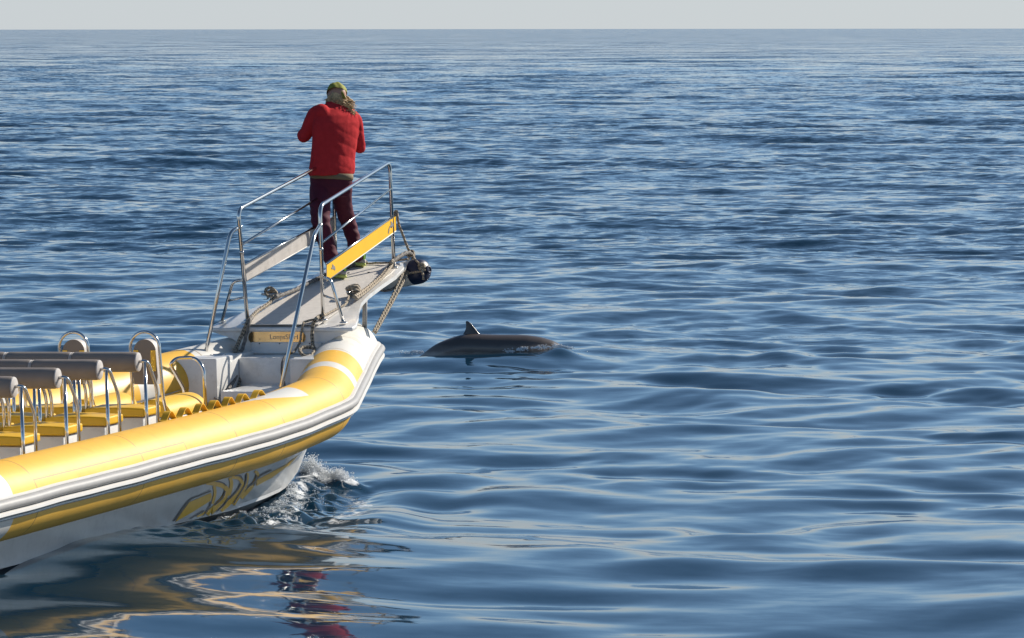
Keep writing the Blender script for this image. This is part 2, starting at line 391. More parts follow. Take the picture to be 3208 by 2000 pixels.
def sea_material():
    m = bpy.data.materials.new('sea_water'); m.use_nodes = True
    nt = m.node_tree; n = nt.nodes; l = nt.links; b = n['Principled BSDF']
    b.inputs['Base Color'].default_value = (0.003, 0.024, 0.050, 1)
    b.inputs['Roughness'].default_value = 0.045; b.inputs['IOR'].default_value = 1.333
    geo = n.new('ShaderNodeNewGeometry')
    def nz(scale, vec_scale, detail=3, rough=0.5, dist=0.0):
        mp = n.new('ShaderNodeMapping'); mp.inputs['Scale'].default_value = vec_scale; mp.inputs['Rotation'].default_value = (0, 0, radians(12))
        l.new(geo.outputs['Position'], mp.inputs['Vector'])
        t = n.new('ShaderNodeTexNoise'); t.inputs['Scale'].default_value = scale; t.inputs['Detail'].default_value = detail; t.inputs['Roughness'].default_value = rough; t.inputs['Distortion'].default_value = dist
        l.new(mp.outputs[0], t.inputs['Vector']); return t
    # wind-ruffled water carries fine ripples; the slick round the boat stays glassy
    def MT(op, a, b_=None, c=None):
        q = n.new('ShaderNodeMath'); q.operation = op
        for i, x in enumerate((a, b_, c)):
            if x is None: continue
            if isinstance(x, (int, float)): q.inputs[i].default_value = x
            else: l.new(x, q.inputs[i])
        return q.outputs[0]
    def rng_(v, a0, a1, b0, b1, sm=True):
        q = n.new('ShaderNodeMapRange'); q.interpolation_type = 'SMOOTHSTEP' if sm else 'LINEAR'
        for k, x in zip(('From Min', 'From Max', 'To Min', 'To Max'), (a0, a1, b0, b1)): q.inputs[k].default_value = x
        l.new(v, q.inputs['Value']); return q.outputs[0]
    sp = n.new('ShaderNodeSeparateXYZ'); l.new(geo.outputs['Position'], sp.inputs[0])
    patch = nz(0.16, (0.5, 1, 1), 3)
    yy = MT('MULTIPLY_ADD', patch.outputs['Fac'], 46.0, sp.outputs[1])
    ruf = rng_(yy, 62.0, 110.0, 0.12, 1.0)
    far = rng_(sp.outputs[1], 120.0, 500.0, 0.0, 1.0)
    patch2 = nz(0.035, (0.35, 1, 1), 3); pm = rng_(patch2.outputs['Fac'], .35, .65, .75, 1.15)
    def vec(t, amp_socket, amp):
        v = n.new('ShaderNodeVectorMath'); v.operation = 'SUBTRACT'; l.new(t.outputs['Color'], v.inputs[0]); v.inputs[1].default_value = (.5, .530, .5)   # wind waves running in from the horizon: their steeper fronts face this way
        m_ = n.new('ShaderNodeVectorMath'); m_.operation = 'MULTIPLY'; l.new(v.outputs[0], m_.inputs[0]); m_.inputs[1].default_value = (amp, amp, 0)
        s_ = n.new('ShaderNodeVectorMath'); s_.operation = 'SCALE'; l.new(m_.outputs[0], s_.inputs[0]); l.new(amp_socket, s_.inputs['Scale']); return s_.outputs[0]
    rr = MT('MULTIPLY', ruf, pm)
    v1 = vec(nz(5.0, (0.5, 1, 1), 3, 0.6, 0.4), rr, .60)
    v2 = vec(nz(1.5, (0.45, 1, 1), 3, 0.55, 0.4), rr, .50)
    v3 = vec(nz(0.22, (0.30, 1, 1), 4, 0.6, 0.3), far, .70)
    acc = geo.outputs['Normal']
    for v in (v1, v2, v3):
        q = n.new('ShaderNodeVectorMath'); q.operation = 'ADD'; l.new(acc, q.inputs[0]); l.new(v, q.inputs[1]); acc = q.outputs[0]
    q = n.new('ShaderNodeVectorMath'); q.operation = 'NORMALIZE'; l.new(acc, q.inputs[0]); l.new(q.outputs[0], b.inputs['Normal'])
    # foam
    at_ = n.new('ShaderNodeAttribute'); at_.attribute_name = 'foam'
    f1 = nz(9.0, (1, 0.8, 1), 6, 0.72, 0.6)
    ad = n.new('ShaderNodeMath'); ad.operation = 'ADD'; l.new(at_.outputs['Fac'], ad.inputs[0]); l.new(f1.outputs['Fac'], ad.inputs[1])
    fr = n.new('ShaderNodeMapRange'); fr.inputs['From Min'].default_value = 1.02; fr.inputs['From Max'].default_value = 1.16; fr.inputs['To Max'].default_value = 0.85
    l.new(ad.outputs[0], fr.inputs['Value'])
    dif = n.new('ShaderNodeBsdfDiffuse'); dif.inputs['Color'].default_value = (0.72, 0.74, 0.76, 1)
    ms = n.new('ShaderNodeMixShader'); l.new(fr.outputs[0], ms.inputs[0]); l.new(b.outputs[0], ms.inputs[1]); l.new(dif.outputs[0], ms.inputs[2])
    l.new(ms.outputs[0], n['Material Output'].inputs['Surface'])
    return m
sea = link_mesh('sea_water', build_sea(), sea_material())
sea['kind'] = 'structure'; sea['label'] = 'rippled dark blue sea reaching to the horizon'

# ------------------------------------------------------------------ the boat
boat = bpy.data.objects.new('inflatable_boat', None); COL.objects.link(boat)
boat.matrix_world = MB_
tag(boat, 'yellow and white rigid inflatable boat with rows of seats and a railed bow pulpit', 'boat')
boat.empty_display_size = 0.2

# inflatable collar
TR = 0.255
half = [(-12.0, 1.10, .825), (-6.0, 1.10, .80), (-3.25, 1.10, .80), (-1.72, 1.03, .855), (.50, .44, 1.02), (1.55, .15, 1.055)]
ctrl = [P(u, v, w) for u, v, w in half] + [P(1.74, 0, 1.06)] + [P(u, -v, w) for u, v, w in reversed(half)]
cpath = rounded(ctrl, [2.0, .5, .16, .16, .12, .10, .12, .16, .16, .5, 2.0], 10)
def resample(pts, step):
    d = [0]
    for a, b in zip(pts, pts[1:]): d.append(d[-1] + (b - a).length)
    n = max(2, int(d[-1] / step)); o = []; j = 0
    for i in range(n + 1):
        s = d[-1] * i / n
        while j < len(d) - 2 and d[j + 1] < s: j += 1
        t = (s - d[j]) / max(1e-9, d[j + 1] - d[j]); o.append(pts[j].lerp(pts[j + 1], t))
    return o
cpath = resample(cpath, 0.04)
NC = len(cpath)
# distance along the collar from the first bend (positive towards the bow), same on both sides
cs = [0.0]
for a, b in zip(cpath, cpath[1:]): cs.append(cs[-1] + (b - a).length)
k1i = min(range(NC // 2), key=lambda i: (cpath[i] - P(-1.72, 1.03, .855)).length)
def s_of(i):
    j = i if i <= NC // 2 else NC - 1 - i
    return cs[j] - cs[k1i]
def outward(i):
    a, b = cpath[max(0, i - 1)], cpath[min(NC - 1, i + 1)]
    t = (b - a).normalized(); o = t.cross(Vector((0, 0, 1))); o.z = 0
    return o.normalized(), t
def collar_mesh():
    SEG = 72; V = []; Fc = []; UV = []
    for i, p in enumerate(cpath):
        o_, t = outward(i); up = o_.cross(t).normalized()
        if up.z < 0: up = -up
        for k in range(SEG + 1):
            th = 2 * pi * k / SEG - pi / 2
            V.append(p + (o_ * cos(th) + up * sin(th)) * TR)
    me = bpy.data.meshes.new('collar_tube')
    for i in range(NC - 1):
        for k in range(SEG):
            a = i * (SEG + 1) + k; Fc.append((a, a + 1, a + SEG + 2, a + SEG + 1))
            UV += [(s_of(i), k / SEG), (s_of(i), (k + 1) / SEG), (s_of(i + 1), (k + 1) / SEG), (s_of(i + 1), k / SEG)]
    me.from_pydata(V, [], Fc); uvl = me.uv_layers.new(name='UVMap')
    uvl.data.foreach_set('uv', np.array(UV, np.float32).ravel())
    return me
def collar_mat():
    m = bpy.data.materials.new('collar_fabric'); m.use_nodes = True
    nt = m.node_tree; n = nt.nodes; l = nt.links; b = n['Principled BSDF']
    b.inputs['Roughness'].default_value = 0.46; b.inputs['Specular IOR Level'].default_value = 0.5
    uv = n.new('ShaderNodeUVMap'); sp = n.new('ShaderNodeSeparateXYZ'); l.new(uv.outputs[0], sp.inputs[0])
    S, T = sp.outputs[0], sp.outputs[1]
    def M(op, a, b_=None, c=None):
        q = n.new('ShaderNodeMath'); q.operation = op
        for i, x in enumerate((a, b_, c)):
            if x is None: continue
            if isinstance(x, (int, float)): q.inputs[i].default_value = x
            else: l.new(x, q.inputs[i])
        return q.outputs[0]
    def band(x, lo, hi): return M('MULTIPLY', M('GREATER_THAN', x, lo), M('LESS_THAN', x, hi))
    # T: 0 = bottom, .25 = outboard, .5 = top, .75 = inboard
    aft = M('LESS_THAN', S, -6.58)
    bowgrey = M('GREATER_THAN', S, 1.42)
    stripe = band(S, 0.52, 0.78)
    # inboard walkway strip that widens into a pointed flash near the bow
    wid = n.new('ShaderNodeMapRange'); wid.interpolation_type = 'SMOOTHSTEP'
    wid.inputs['From Min'].default_value = -2.3; wid.inputs['From Max'].default_value = -0.65; wid.inputs['To Min'].default_value = 0.545; wid.inputs['To Max'].default_value = 0.385
    l.new(S, wid.inputs['Value'])
    flash = M('MULTIPLY', band(S, -4.5, -0.78), M('MULTIPLY', M('GREATER_THAN', T, wid.outputs[0]), M('LESS_THAN', T, M('ADD', wid.outputs[0], 0.125))))
    strip = M('MULTIPLY', band(S, -20, -2.2), band(T, 0.56, 0.66))
    white = M('MAXIMUM', M('MAXIMUM', aft, bowgrey), M('MAXIMUM', stripe, M('MAXIMUM', flash, strip)))
    seams = None
    for s0 in (-6.2, -2.62, -1.62, -0.12, 1.50, 2.2, -4.4):
        d = M('LESS_THAN', M('ABSOLUTE', M('SUBTRACT', S, s0)), 0.006)
        seams = d if seams is None else M('MAXIMUM', seams, d)
    glue = M('MULTIPLY', band(S, -6.2, -3.6), M('LESS_THAN', M('ABSOLUTE', M('SUBTRACT', T, .335)), .0028))
    glue = M('MAXIMUM', glue, M('MULTIPLY', M('LESS_THAN', M('ABSOLUTE', M('SUBTRACT', S, -3.6)), .005), band(T, .28, .335)))
    seams = M('MAXIMUM', seams, glue)
    tc = n.new('ShaderNodeTexCoord')
    nz = n.new('ShaderNodeTexNoise'); nz.inputs['Scale'].default_value = 2.2; nz.inputs['Detail'].default_value = 6; l.new(tc.outputs['Object'], nz.inputs['Vector'])
    vy = n.new('ShaderNodeMix'); vy.data_type = 'RGBA'; vy.inputs['A'].default_value = (0.84, 0.44, 0.025, 1); vy.inputs['B'].default_value = (0.88, 0.51, 0.065, 1); l.new(nz.outputs['Fac'], vy.inputs['Factor'])
    vw = n.new('ShaderNodeMix'); vw.data_type = 'RGBA'; vw.inputs['A'].default_value = (0.62, 0.60, 0.54, 1); vw.inputs['B'].default_value = (0.72, 0.70, 0.66, 1); l.new(nz.outputs['Fac'], vw.inputs['Factor'])
    c1 = n.new('ShaderNodeMix'); c1.data_type = 'RGBA'; l.new(white, c1.inputs['Factor']); l.new(vy.outputs['Result'], c1.inputs['A']); l.new(vw.outputs['Result'], c1.inputs['B'])
    c2 = n.new('ShaderNodeMix'); c2.data_type = 'RGBA'; l.new(M('MULTIPLY', seams, 0.7), c2.inputs['Factor']); l.new(c1.outputs['Result'], c2.inputs['A']); c2.inputs['B'].default_value = (0.16, 0.10, 0.05, 1)
    dz = n.new('ShaderNodeTexNoise'); dz.inputs['Scale'].default_value = 7; dz.inputs['Detail'].default_value = 8; l.new(tc.outputs['Object'], dz.inputs['Vector'])
    dr = n.new('ShaderNodeMapRange'); dr.inputs['From Min'].default_value = .55; dr.inputs['From Max'].default_value = .8; dr.inputs['To Max'].default_value = .35; l.new(dz.outputs['Fac'], dr.inputs['Value'])
    c3 = n.new('ShaderNodeMix'); c3.data_type = 'RGBA'; l.new(dr.outputs[0], c3.inputs['Factor']); l.new(c2.outputs['Result'], c3.inputs['A']); c3.inputs['B'].default_value = (0.55, 0.30, 0.03, 1)
    l.new(c3.outputs['Result'], b.inputs['Base Color'])
    bp = n.new('ShaderNodeBump'); bp.inputs['Strength'].default_value = 0.25; bp.inputs['Distance'].default_value = 0.02
    hz = M('ADD', M('MULTIPLY', seams, 0.12), nz.outputs['Fac']); l.new(hz, bp.inputs['Height']); l.new(bp.outputs[0], b.inputs['Normal'])
    return m
collar = link_mesh('collar_tube', collar_mesh(), collar_mat(), boat, True)

# rub strake: moulded profile swept along the outboard side of the collar (radial offset, height)
PROF = {'rub_strake': (RUBG, [(-.02, .020), (.022, .020), (.048, .006), (.058, -.020), (.050, -.042), (.034, -.052), (.020, -.056), (-.02, -.056)]),
        'strake_bead': (RUBW, [(-.02, .036), (.010, .036), (.020, .030), (.020, .022), (-.02, .022)]),
        'strake_lower_lip': (RUBW, [(-.03, -.058), (.030, -.058), (.050, -.070), (.052, -.088), (.040, -.100), (.022, -.102), (.014, -.108), (-.03, -.108)]),
        'strake_foot': (RUBW, [(-.06, -.108), (.018, -.108), (.022, -.118), (.012, -.128), (-.06, -.128)])}
def strake(name, m, prof):
    V = []; Fc = []; n = len(prof)
    idxs = list(range(0, NC, 2)) + ([NC - 1] if (NC - 1) % 2 else [])
    for i in idxs:
        o_, t = outward(i); p = cpath[i]
        wob = 0.002 * sin(cs[i] * 3.1) + 0.0012 * sin(cs[i] * 7.3 + 1)
        for a, h in prof:
            hh = h * .91 + .045 + wob
            base = sqrt(max(1e-4, TR * TR - min(hh * hh, TR * TR * .9)))
            V.append(p + o_ * (TR * 0.985 + a if a > 0 else base + a) + Vector((0, 0, hh)))
    for j in range(len(idxs) - 1):
        for k in range(n):
            a = j * n + k; b_ = j * n + (k + 1) % n; Fc.append((a, b_, b_ + n, a + n))
    me = bpy.data.meshes.new(name); me.from_pydata(V, [], Fc)
    o = link_mesh(name, me, m, boat); bm = bmesh.new(); bm.from_mesh(me); bmesh.ops.recalc_face_normals(bm, faces=bm.faces); bm.to_mesh(me); bm.free()
    return smooth_by_angle(o, 50)
for k_, (m_, pr_) in PROF.items(): strake(k_, m_, pr_)

# hull below the collar
HST = [(-12, .93, .66, .90, .36, -.25), (-7.5, .93, .64, .89, .325, -.28), (-5, .93, .64, .87, .275, -.28), (-4, .93, .64, .85, .245, -.28), (-3, .92, .64, .74, .195, -.28), (-1.75, .88, .68, .55, .150, -.25),
       (-.9, .66, .74, .36, .11, -.17), (-.3, .52, .80, .20, .085, -.085), (.3, .38, .86, .085, .155, .07), (.6, .30, .90, .045, .285, .255), (1.0, .20, .93, .03, .52, .495), (1.6, .10, .95, .015, .88, .86)]
def hull_at(u):
    us = [s[0] for s in HST]; return [float(np.interp(u, us, [s[k] for s in HST])) for k in range(1, 6)]
def hull_mesh():
    us = [u for u in np.linspace(-12, 1.6, 120)]; V = []; Fc = []
    for u in us:
        vt, wt, vc, wc, wk = hull_at(u)
        half_ = [(vt - .12, wt + .16), (vt, wt)]
        for t in (.25, .5, .75): half_.append((vt + (vc - vt) * t + .02 * sin(pi * t), wt + (wc - wt) * t))
        half_ += [(vc + .018, wc + .014), (vc + .018, wc - .012), (vc - .02, wc - .026), ((vc - .02) * .5, (wc - .026 + wk) * .5)]
        full = half_ + [(0, wk)] + [(-a, b) for a, b in reversed(half_)]
        for a, b in full: V.append(P(u, a, b))
    n = len(full)
    for i in range(len(us) - 1):
        for k in range(n - 1):
            a = i * n + k; Fc.append((a, a + n, a + n + 1, a + 1))
    me = bpy.data.meshes.new('hull'); me.from_pydata(V, [], Fc); return me
hull = smooth_by_angle(link_mesh('hull', hull_mesh(), HULL, boat), 25)
bm = bmesh.new(); bm.from_mesh(hull.data); bmesh.ops.recalc_face_normals(bm, faces=bm.faces)
from mathutils.bvhtree import BVHTree
HBVH = BVHTree.FromBMesh(bm); bm.free()
def on_hull(x, y, lift=0.004):
    d = ray(x, y); h = HBVH.ray_cast(EYEL, d)
    if h[0] is None: return None
    nrm = h[1] if h[1].dot(d) < 0 else -h[1]
    return h[0] + nrm * lift
def z5(p): return (500 + p[0] / 4.852, 1380 + p[1] / 4.852)
def decal(name, poly, m, lift=0.004):
    pts = []
    n = len(poly)
    for i in range(n):
        a, b = z5(poly[i]), z5(poly[(i + 1) % n]); k = max(1, int(math.hypot(a[0] - b[0], a[1] - b[1]) / 6))
        for j in range(k): pts.append((a[0] + (b[0] - a[0]) * j / k, a[1] + (b[1] - a[1]) * j / k))
    q = [on_hull(x, y, lift) for x, y in pts]; q = [p for p in q if p is not None]
    if len(q) < 3: return
    bm = bmesh.new(); vs_ = [bm.verts.new(p) for p in q]; f = bm.faces.new(vs_)
    bmesh.ops.triangulate(bm, faces=[f]); obj(name, bm, m, boat)
def ribbon_poly(pts, w0, w1=None):
    """centre line with width -> polygon in the same drawing units"""
    w1 = w0 if w1 is None else w1; L_, R_ = [], []
    sp_ = spline([(x, y, 0) for x, y in pts], 6)
    for i, p in enumerate(sp_):
        a, b = sp_[max(0, i - 1)], sp_[min(len(sp_) - 1, i + 1)]; t = (b - a).normalized(); nn = Vector((-t.y, t.x, 0))
        w = (w0 + (w1 - w0) * i / (len(sp_) - 1)) / 2
        L_.append((p.x + nn.x * w, p.y + nn.y * w)); R_.append((p.x - nn.x * w, p.y - nn.y * w))
    return L_ + R_[::-1]
decal('hull_flash', [(225, 1238), (330, 1085), (440, 935), (775, 790), (785, 850), (765, 912), (500, 1080)], HULLY)
decal('hull_flash', [(1480, 590), (1900, 370), (2110, 215), (1960, 370), (1700, 560), (1460, 690)], HULLY)
for c_, wa, wb in (([(700, 640), (830, 655), (960, 690), (1015, 760), (960, 880), (830, 1020), (720, 1130)], 60, 90),
                   ([(1060, 560), (1085, 640), (1070, 740), (1040, 830)], 50, 50), ([(1090, 555), (1190, 570), (1245, 640), (1215, 760), (1080, 910), (920, 1060)], 45, 75),
                   ([(1330, 490), (1325, 600), (1270, 740), (1150, 910), (1110, 970)], 30, 60), ([(1440, 465), (1480, 500), (1450, 600), (1370, 720), (1230, 870)], 45, 60),
                   ([(820, 690), (835, 770), (825, 850), (795, 960)], 45, 40), ([(560, 1155), (640, 1120), (700, 1090)], 22, 40)):
    decal('hull_curl', ribbon_poly(c_, wa, wb), HULLY)
for c_ in ([(205, 1218), (430, 915), (600, 830), (770, 758)], [(850, 615), (940, 635), (1005, 680)], [(770, 925), (740, 1010), (650, 1140)], [(985, 760), (940, 870), (820, 980)], [(1030, 870), (960, 980), (850, 1080)],
           [(1130, 530), (1210, 530), (1255, 590)], [(1225, 650), (1170, 750), (1050, 880)], [(1310, 510), (1300, 620), (1265, 700), (1110, 950)], [(1465, 520), (1430, 620), (1320, 710)], [(1690, 440), (1490, 550), (1420, 680)], [(450, 1188), (560, 1120), (660, 1060)]):
    decal('hull_pinstripe', ribbon_poly(c_, 22, 18), HULLK, 0.007)

# grab straps on the inboard top of the collar
for i_ in range(5):
    a = [(495, 1323), (548, 1303), (602, 1285), (645, 1272), (695, 1258), (742, 1246), (788, 1235)]
    x0 = (505, 552, 610, 693 - 38, 743 - 5)[i_]; 
straps = [((503, 1323), (548, 1316)), ((556, 1310), (598, 1302)), ((607, 1298), (646, 1290)), ((652, 1285), (690, 1277)), ((695, 1270), (735, 1262)), ((738, 1262), (779, 1252)), ((787, 1248), (832, 1240))]
straps = [((508, 1321), (547, 1316)), ((556, 1309), (598, 1303)), ((608, 1298), (645, 1290)), ((652, 1286), (689, 1277)), ((697, 1270), (732, 1266)), ((738, 1259), (778, 1254)), ((786, 1249), (830, 1239))]
for (xa, ya), (xb, yb) in straps:
    pa = at(xa, ya, 'v', 1.04); pb = at(xb, yb, 'v', 1.04)
    ua, ub = pa.y, pb.y
    zt = .80 + sqrt(TR * TR - .06 ** 2) + (0.0 if ua < -3 else .012 * (ua + 3))
    bm = bmesh.new(); prev = None; N_ = 18
    for k in range(N_ + 1):
        t = k / N_; u = ua + (ub - ua) * t; hgt = 0.062 * (sin(pi * min(1, max(0, (t * 1.1 - .05)))) ** 1.5)
        zz = zt + hgt
        q = [bm.verts.new(P(u, 1.015, zz - .004)), bm.verts.new(P(u, 1.015, zz + .002)), bm.verts.new(P(u, 1.065, zz + .002)), bm.verts.new(P(u, 1.065, zz - .004))]
        if prev:
            for j in range(4): bm.faces.new((prev[j], prev[(j + 1) % 4], q[(j + 1) % 4], q[j]))
        prev = q
    obj('grab_strap', bm, STRAP, boat)

# cockpit sole and bow mouldings
bm = bmesh.new(); prism(bm, [(-12, -.95), (-12, .95), (-1.8, .95), (.2, .50), (1.4, .12), (1.4, -.12), (.2, -.50), (-1.8, -.95)], .03, lambda u, v: .64)
obj('cockpit_floor', bm, NONSKID, boat)
lk = ubox('bow_locker', -.15, .42, -.235, .43, .66, 1.130, GREL, boat, .015)
ubox('step', -.90, -.14, -.115, .43, .642, .915, GREL, boat, .018)
lb = bmesh.new()
def wedge(name, poly, w0, w1):
    bm = bmesh.new(); prism(bm, poly, w1 - w0, lambda u, v: w1); bevel(bm, .012, 2); return smooth_by_angle(obj(name, bm, GREL, boat), 35)
bl = wedge('side_locker', [(-.65, -.235), (.42, -.235), (.42, -.52), (-.05, -.66), (-.65, -.80)], .65, 1.160)
bm = bmesh.new(); c_ = P(-.27, -.37, 1.161)
sweep(bm, [c_ + Vector((cos(t) * .062, sin(t) * .062, 0)) for t in [2 * pi * k / 28 for k in range(28)]], .006, 6, closed=True)
sweep(bm, [c_ + Vector((0, 0, -.002)), c_ + Vector((0, 0, .003))], .052, 24)
obj('hatch', bm, STEEL, bl, True)
wedge('side_locker', [(-.65, .40), (.42, .432), (.42, .60), (-.05, .70), (-.65, .84)], .65, 1.158)
# bulkhead under the pulpit with a riveted lower panel
bm = bmesh.new()
sec = [(-.62, 1.338), (-.60, 1.315), (-.43, 1.262), (-.36, 1.215), (-.36, 1.12), (.40, 1.12), (.40, 1.215), (.47, 1.262), (.60, 1.315), (.62, 1.338)]
a_ = [bm.verts.new(P(.222, v, w)) for v, w in sec]; b_ = [bm.verts.new(P(1.25, v * .62, w + .14)) for v, w in sec]
bm.faces.new(a_); bm.faces.new(b_[::-1])
for i in range(len(sec)): bm.faces.new((a_[i], b_[i], b_[(i + 1) % len(sec)], a_[(i + 1) % len(sec)]))
bulk = smooth_by_angle(obj('pulpit_bulkhead', bm, GREL, boat), 30)
pn = ubox('access_panel', .203, .221, -.255, .37, 1.135, 1.232, GREL, boat, .006, 1)
for x_ in (813, 876, 940, 970):
    bm = bmesh.new(); p = at(x_, 1076, 'u', .202); sweep(bm, [p, p + Vector((0, -.004, 0))], .006, 8); obj('screw', bm, DARK, pn)
# brass name plate
bm = bmesh.new(); cx, cw, hw, hh = -.028, 1.270, .252 - .05, .050
pp = [P(.220, cx + sgn * hw + sgn * .052 * cos(a), cw + .052 * sin(a)) for sgn, rr in ((1, range(-9, 10)), (-1, range(9, -10, -1))) for a in [radians(10 * k) for k in rr]]
plate(bm, pp, Vector((0, -1, 0)), .004)
npl = obj('name_plate', bm, BRASS, boat)
for x_, y_ in ((814, 1062), (879, 1065), (945, 1064), (876, 1032)):
    bm = bmesh.new(); p = at(x_, y_, 'u', .2155); sweep(bm, [p, p + Vector((0, -.003, 0))], .004, 8); obj('screw', bm, DARK, npl)
fc = bpy.data.curves.new('lettering', 'FONT'); fc.body = 'LonnsSBlH'; fc.size = .058; fc.extrude = .0006; fc.align_x = 'CENTER'
fo = bpy.data.objects.new('lettering', fc); COL.objects.link(fo)
bpy.context.view_layer.update()
me = bpy.data.meshes.new_from_object(fo.evaluated_get(bpy.context.evaluated_depsgraph_get())); bpy.data.objects.remove(fo); 
me.name = 'lettering'; me.transform(Matrix.Translation(P(.2150, .035, 1.256)) @ Matrix.Rotation(pi / 2, 4, 'X'))
link_mesh('lettering', me, GREYP, npl)

# pulpit platform
PO = [(.20, .60), (.23, .64), (.32, .645), (.55, .58), (.80, .50), (1.05, .435), (1.35, .40), (1.75, .385), (2.15, .385), (2.50, .355), (2.66, .31), (2.70, .25)]
poly = PO + [(u, -v) for u, v in reversed(PO)]
bm = bmesh.new(); prism(bm, poly, .036, lambda u, v: deck_w(u) - .004 - .10 * max(0, abs(v) - .42)); bevel(bm, .012, 3)
deck = smooth_by_angle(obj('pulpit_deck', bm, GREL, boat), 35)
bm = bmesh.new()
PI_ = [(.228, .34), (.8, .335), (1.6, .325), (2.2, .315), (2.60, .27)]
prism(bm, PI_ + [(u, -v) for u, v in reversed(PI_)], .008, lambda u, v: deck_w(u) + .001)
bmesh.ops.triangulate(bm, faces=bm.faces)
obj('deck_pad', bm, NONSKID, deck)
for x_, y_ in ((1092, 855), (1155, 854)):
    bm = bmesh.new(); c_ = atd(x_, y_, .004); sweep(bm, [c_, c_ + Vector((0, 0, .005))], .012, 12); obj('deck_bolt', bm, DARK, deck, True)
# keelson beam under the pulpit and the two props down to the collar
bm = bmesh.new()
for u, hw_, dp in ((.9, .26, .16), (1.8, .22, .12), (2.45, .16, .07)):
    pass
sa = [(-.26, -.055), (-.18, -.17), (.18, -.17), (.26, -.055)]
A_ = [bm.verts.new(P(.9, v, deck_w(.9) + w)) for v, w in sa]; B_ = [bm.verts.new(P(2.45, v * .7, deck_w(2.45) - .055 + (w + .055) * .35)) for v, w in sa]
bm.faces.new(A_); bm.faces.new(B_[::-1])
for i in range(4): bm.faces.new((A_[i], B_[i], B_[(i + 1) % 4], A_[(i + 1) % 4]))
obj('pulpit_beam', bm, GREL, boat)
for s_ in (1, -1): tube_obj('pulpit_prop', [P(1.42, s_ * .34, 1.52), P(1.50, s_ * .30, 1.22)], .021, RUBG, boat)

# stainless rails: post, handrail and post in one bent tube, mid rail, inner brace, long outer leg
RT = .0165
def flange(p, parent):
    bm = bmesh.new(); sweep(bm, [p, p + Vector((0, 0, .008)), p + Vector((0, 0, .016))], [.040, .036, .020], 18); obj('rail_flange', bm, STEEL, parent, True)
def side_rail(s):
    if s > 0:
        rb = P(.375, .33, deck_w(.375)); rt = P(.40, .315, 2.36); ft = P(2.44, .245, 2.665); fb = P(2.42, .27, deck_w(2.42))
        j1, mid0, mid1 = P(.385, .322, 2.20), P(.385, .326, 2.05), P(2.432, .256, 2.43)
    else:
        rb = P(.335, -.33, deck_w(.335)); rt = P(.16, -.325, 2.345); ft = P(2.36, -.255, 2.700); fb = P(2.36, -.255, deck_w(2.36))
        j1, mid0, mid1 = P(.20, -.326, 2.20), P(.24, -.327, 2.05), P(2.36, -.255, 2.44)
    rail = tube_obj('hand_rail', [rb, rt, ft, fb], RT, STEEL, boat, rad=[.10, .10], seg=16)
    flange(rb, rail); flange(fb, rail)
    tube_obj('mid_rail', [mid0, mid1], .0105, STEEL, boat)
    # inner low brace
    ob = P(.30, s * .52, deck_w(.3) - .012)
    jt = rb.lerp(rt, .375); hi = P(.36 if s > 0 else .22, s * .41, jt.z - .03)
    if s > 0: ob = atd(1076, 1012, -.01)
    else: ob = atd(695, 1007, -.01)
    tube_obj('rail_brace', [jt, jt + (hi - jt) * 1.0 + Vector((0, 0, .02)), ob], .0135, STEEL, boat, rad=.10)
    a = jt.lerp(ob, .60) + Vector((s * .035, 0, .03)); b2 = rb.lerp(rt, .22)
    tube_obj('brace_rung', [b2, hi.lerp(ob, .45)], .010, STEEL, boat)
    fl = bmesh.new(); sweep(fl, [ob, ob + Vector((0, 0, .008)), ob + Vector((0, 0, .014))], [.036, .033, .018], 18); obj('rail_flange', fl, STEEL, rail, True)
    # long outer leg down into the cockpit
    if s > 0: top, kn, ft2 = j1, at(985, 735, 'v', .40), at(880, 1215, 'v', .50)
    else: top, kn, ft2 = j1, at(722, 726, 'v', -.37), at(615, 1250, 'v', -.55)
    ft2 = ft2 + (ft2 - kn).normalized() * (.0 if s > 0 else .0)
    tube_obj('rail_leg', [top, kn, ft2], RT, STEEL, boat, rad=.10, seg=16)
    for q_ in (j1, rb.lerp(rt, .62)):
        bm = bmesh.new(); d_ = (rt - rb).normalized(); sweep(bm, [q_ - d_ * .012, q_ + d_ * .012], RT * 1.18, 14); obj('rail_collar', bm, STEEL, rail, True)
    # board along the rail
    m_ = PANELY
    e0, e1 = rb.lerp(rt, .175), rb.lerp(rt, .485)
    if s > 0: p0, p1, p2, p3 = at(1022, 881, 'v', .325), at(1022, 826, 'v', .325), at(1239, 673, 'v', .262), at(1239, 724, 'v', .262)
    else: p0, p1, p2, p3 = at(774, 880, 'v', -.325), at(767, 828, 'v', -.325), at(1046, 680, 'v', -.258), at(1046, 725, 'v', -.258)
    n_ = (p2 - p1).cross(p0 - p1).normalized()
    if n_.x * s < 0: n_ = -n_
    bm = bmesh.new(); plate(bm, [p0, p1, p2, p3], n_, .006)
    bd = obj('rail_board', bm, [PANELY, PANELG], boat)
    for f in bd.data.polygons:
        f.material_index = 0 if f.normal.dot(n_) > .8 else 1
    bm = bmesh.new(); sweep(bm, [p1 + n_ * .003, p2 + n_ * .003], .011, 8); obj('board_edge', bm, STEEL, bd, True)
    bm = bmesh.new(); sweep(bm, [p0 + n_ * .003, p3 + n_ * .003], .006, 8); obj('board_edge', bm, RUBW, bd, True)
    return p0, p1, p2, p3, n_, bd
R_ = side_rail(1); L_ = side_rail(-1)
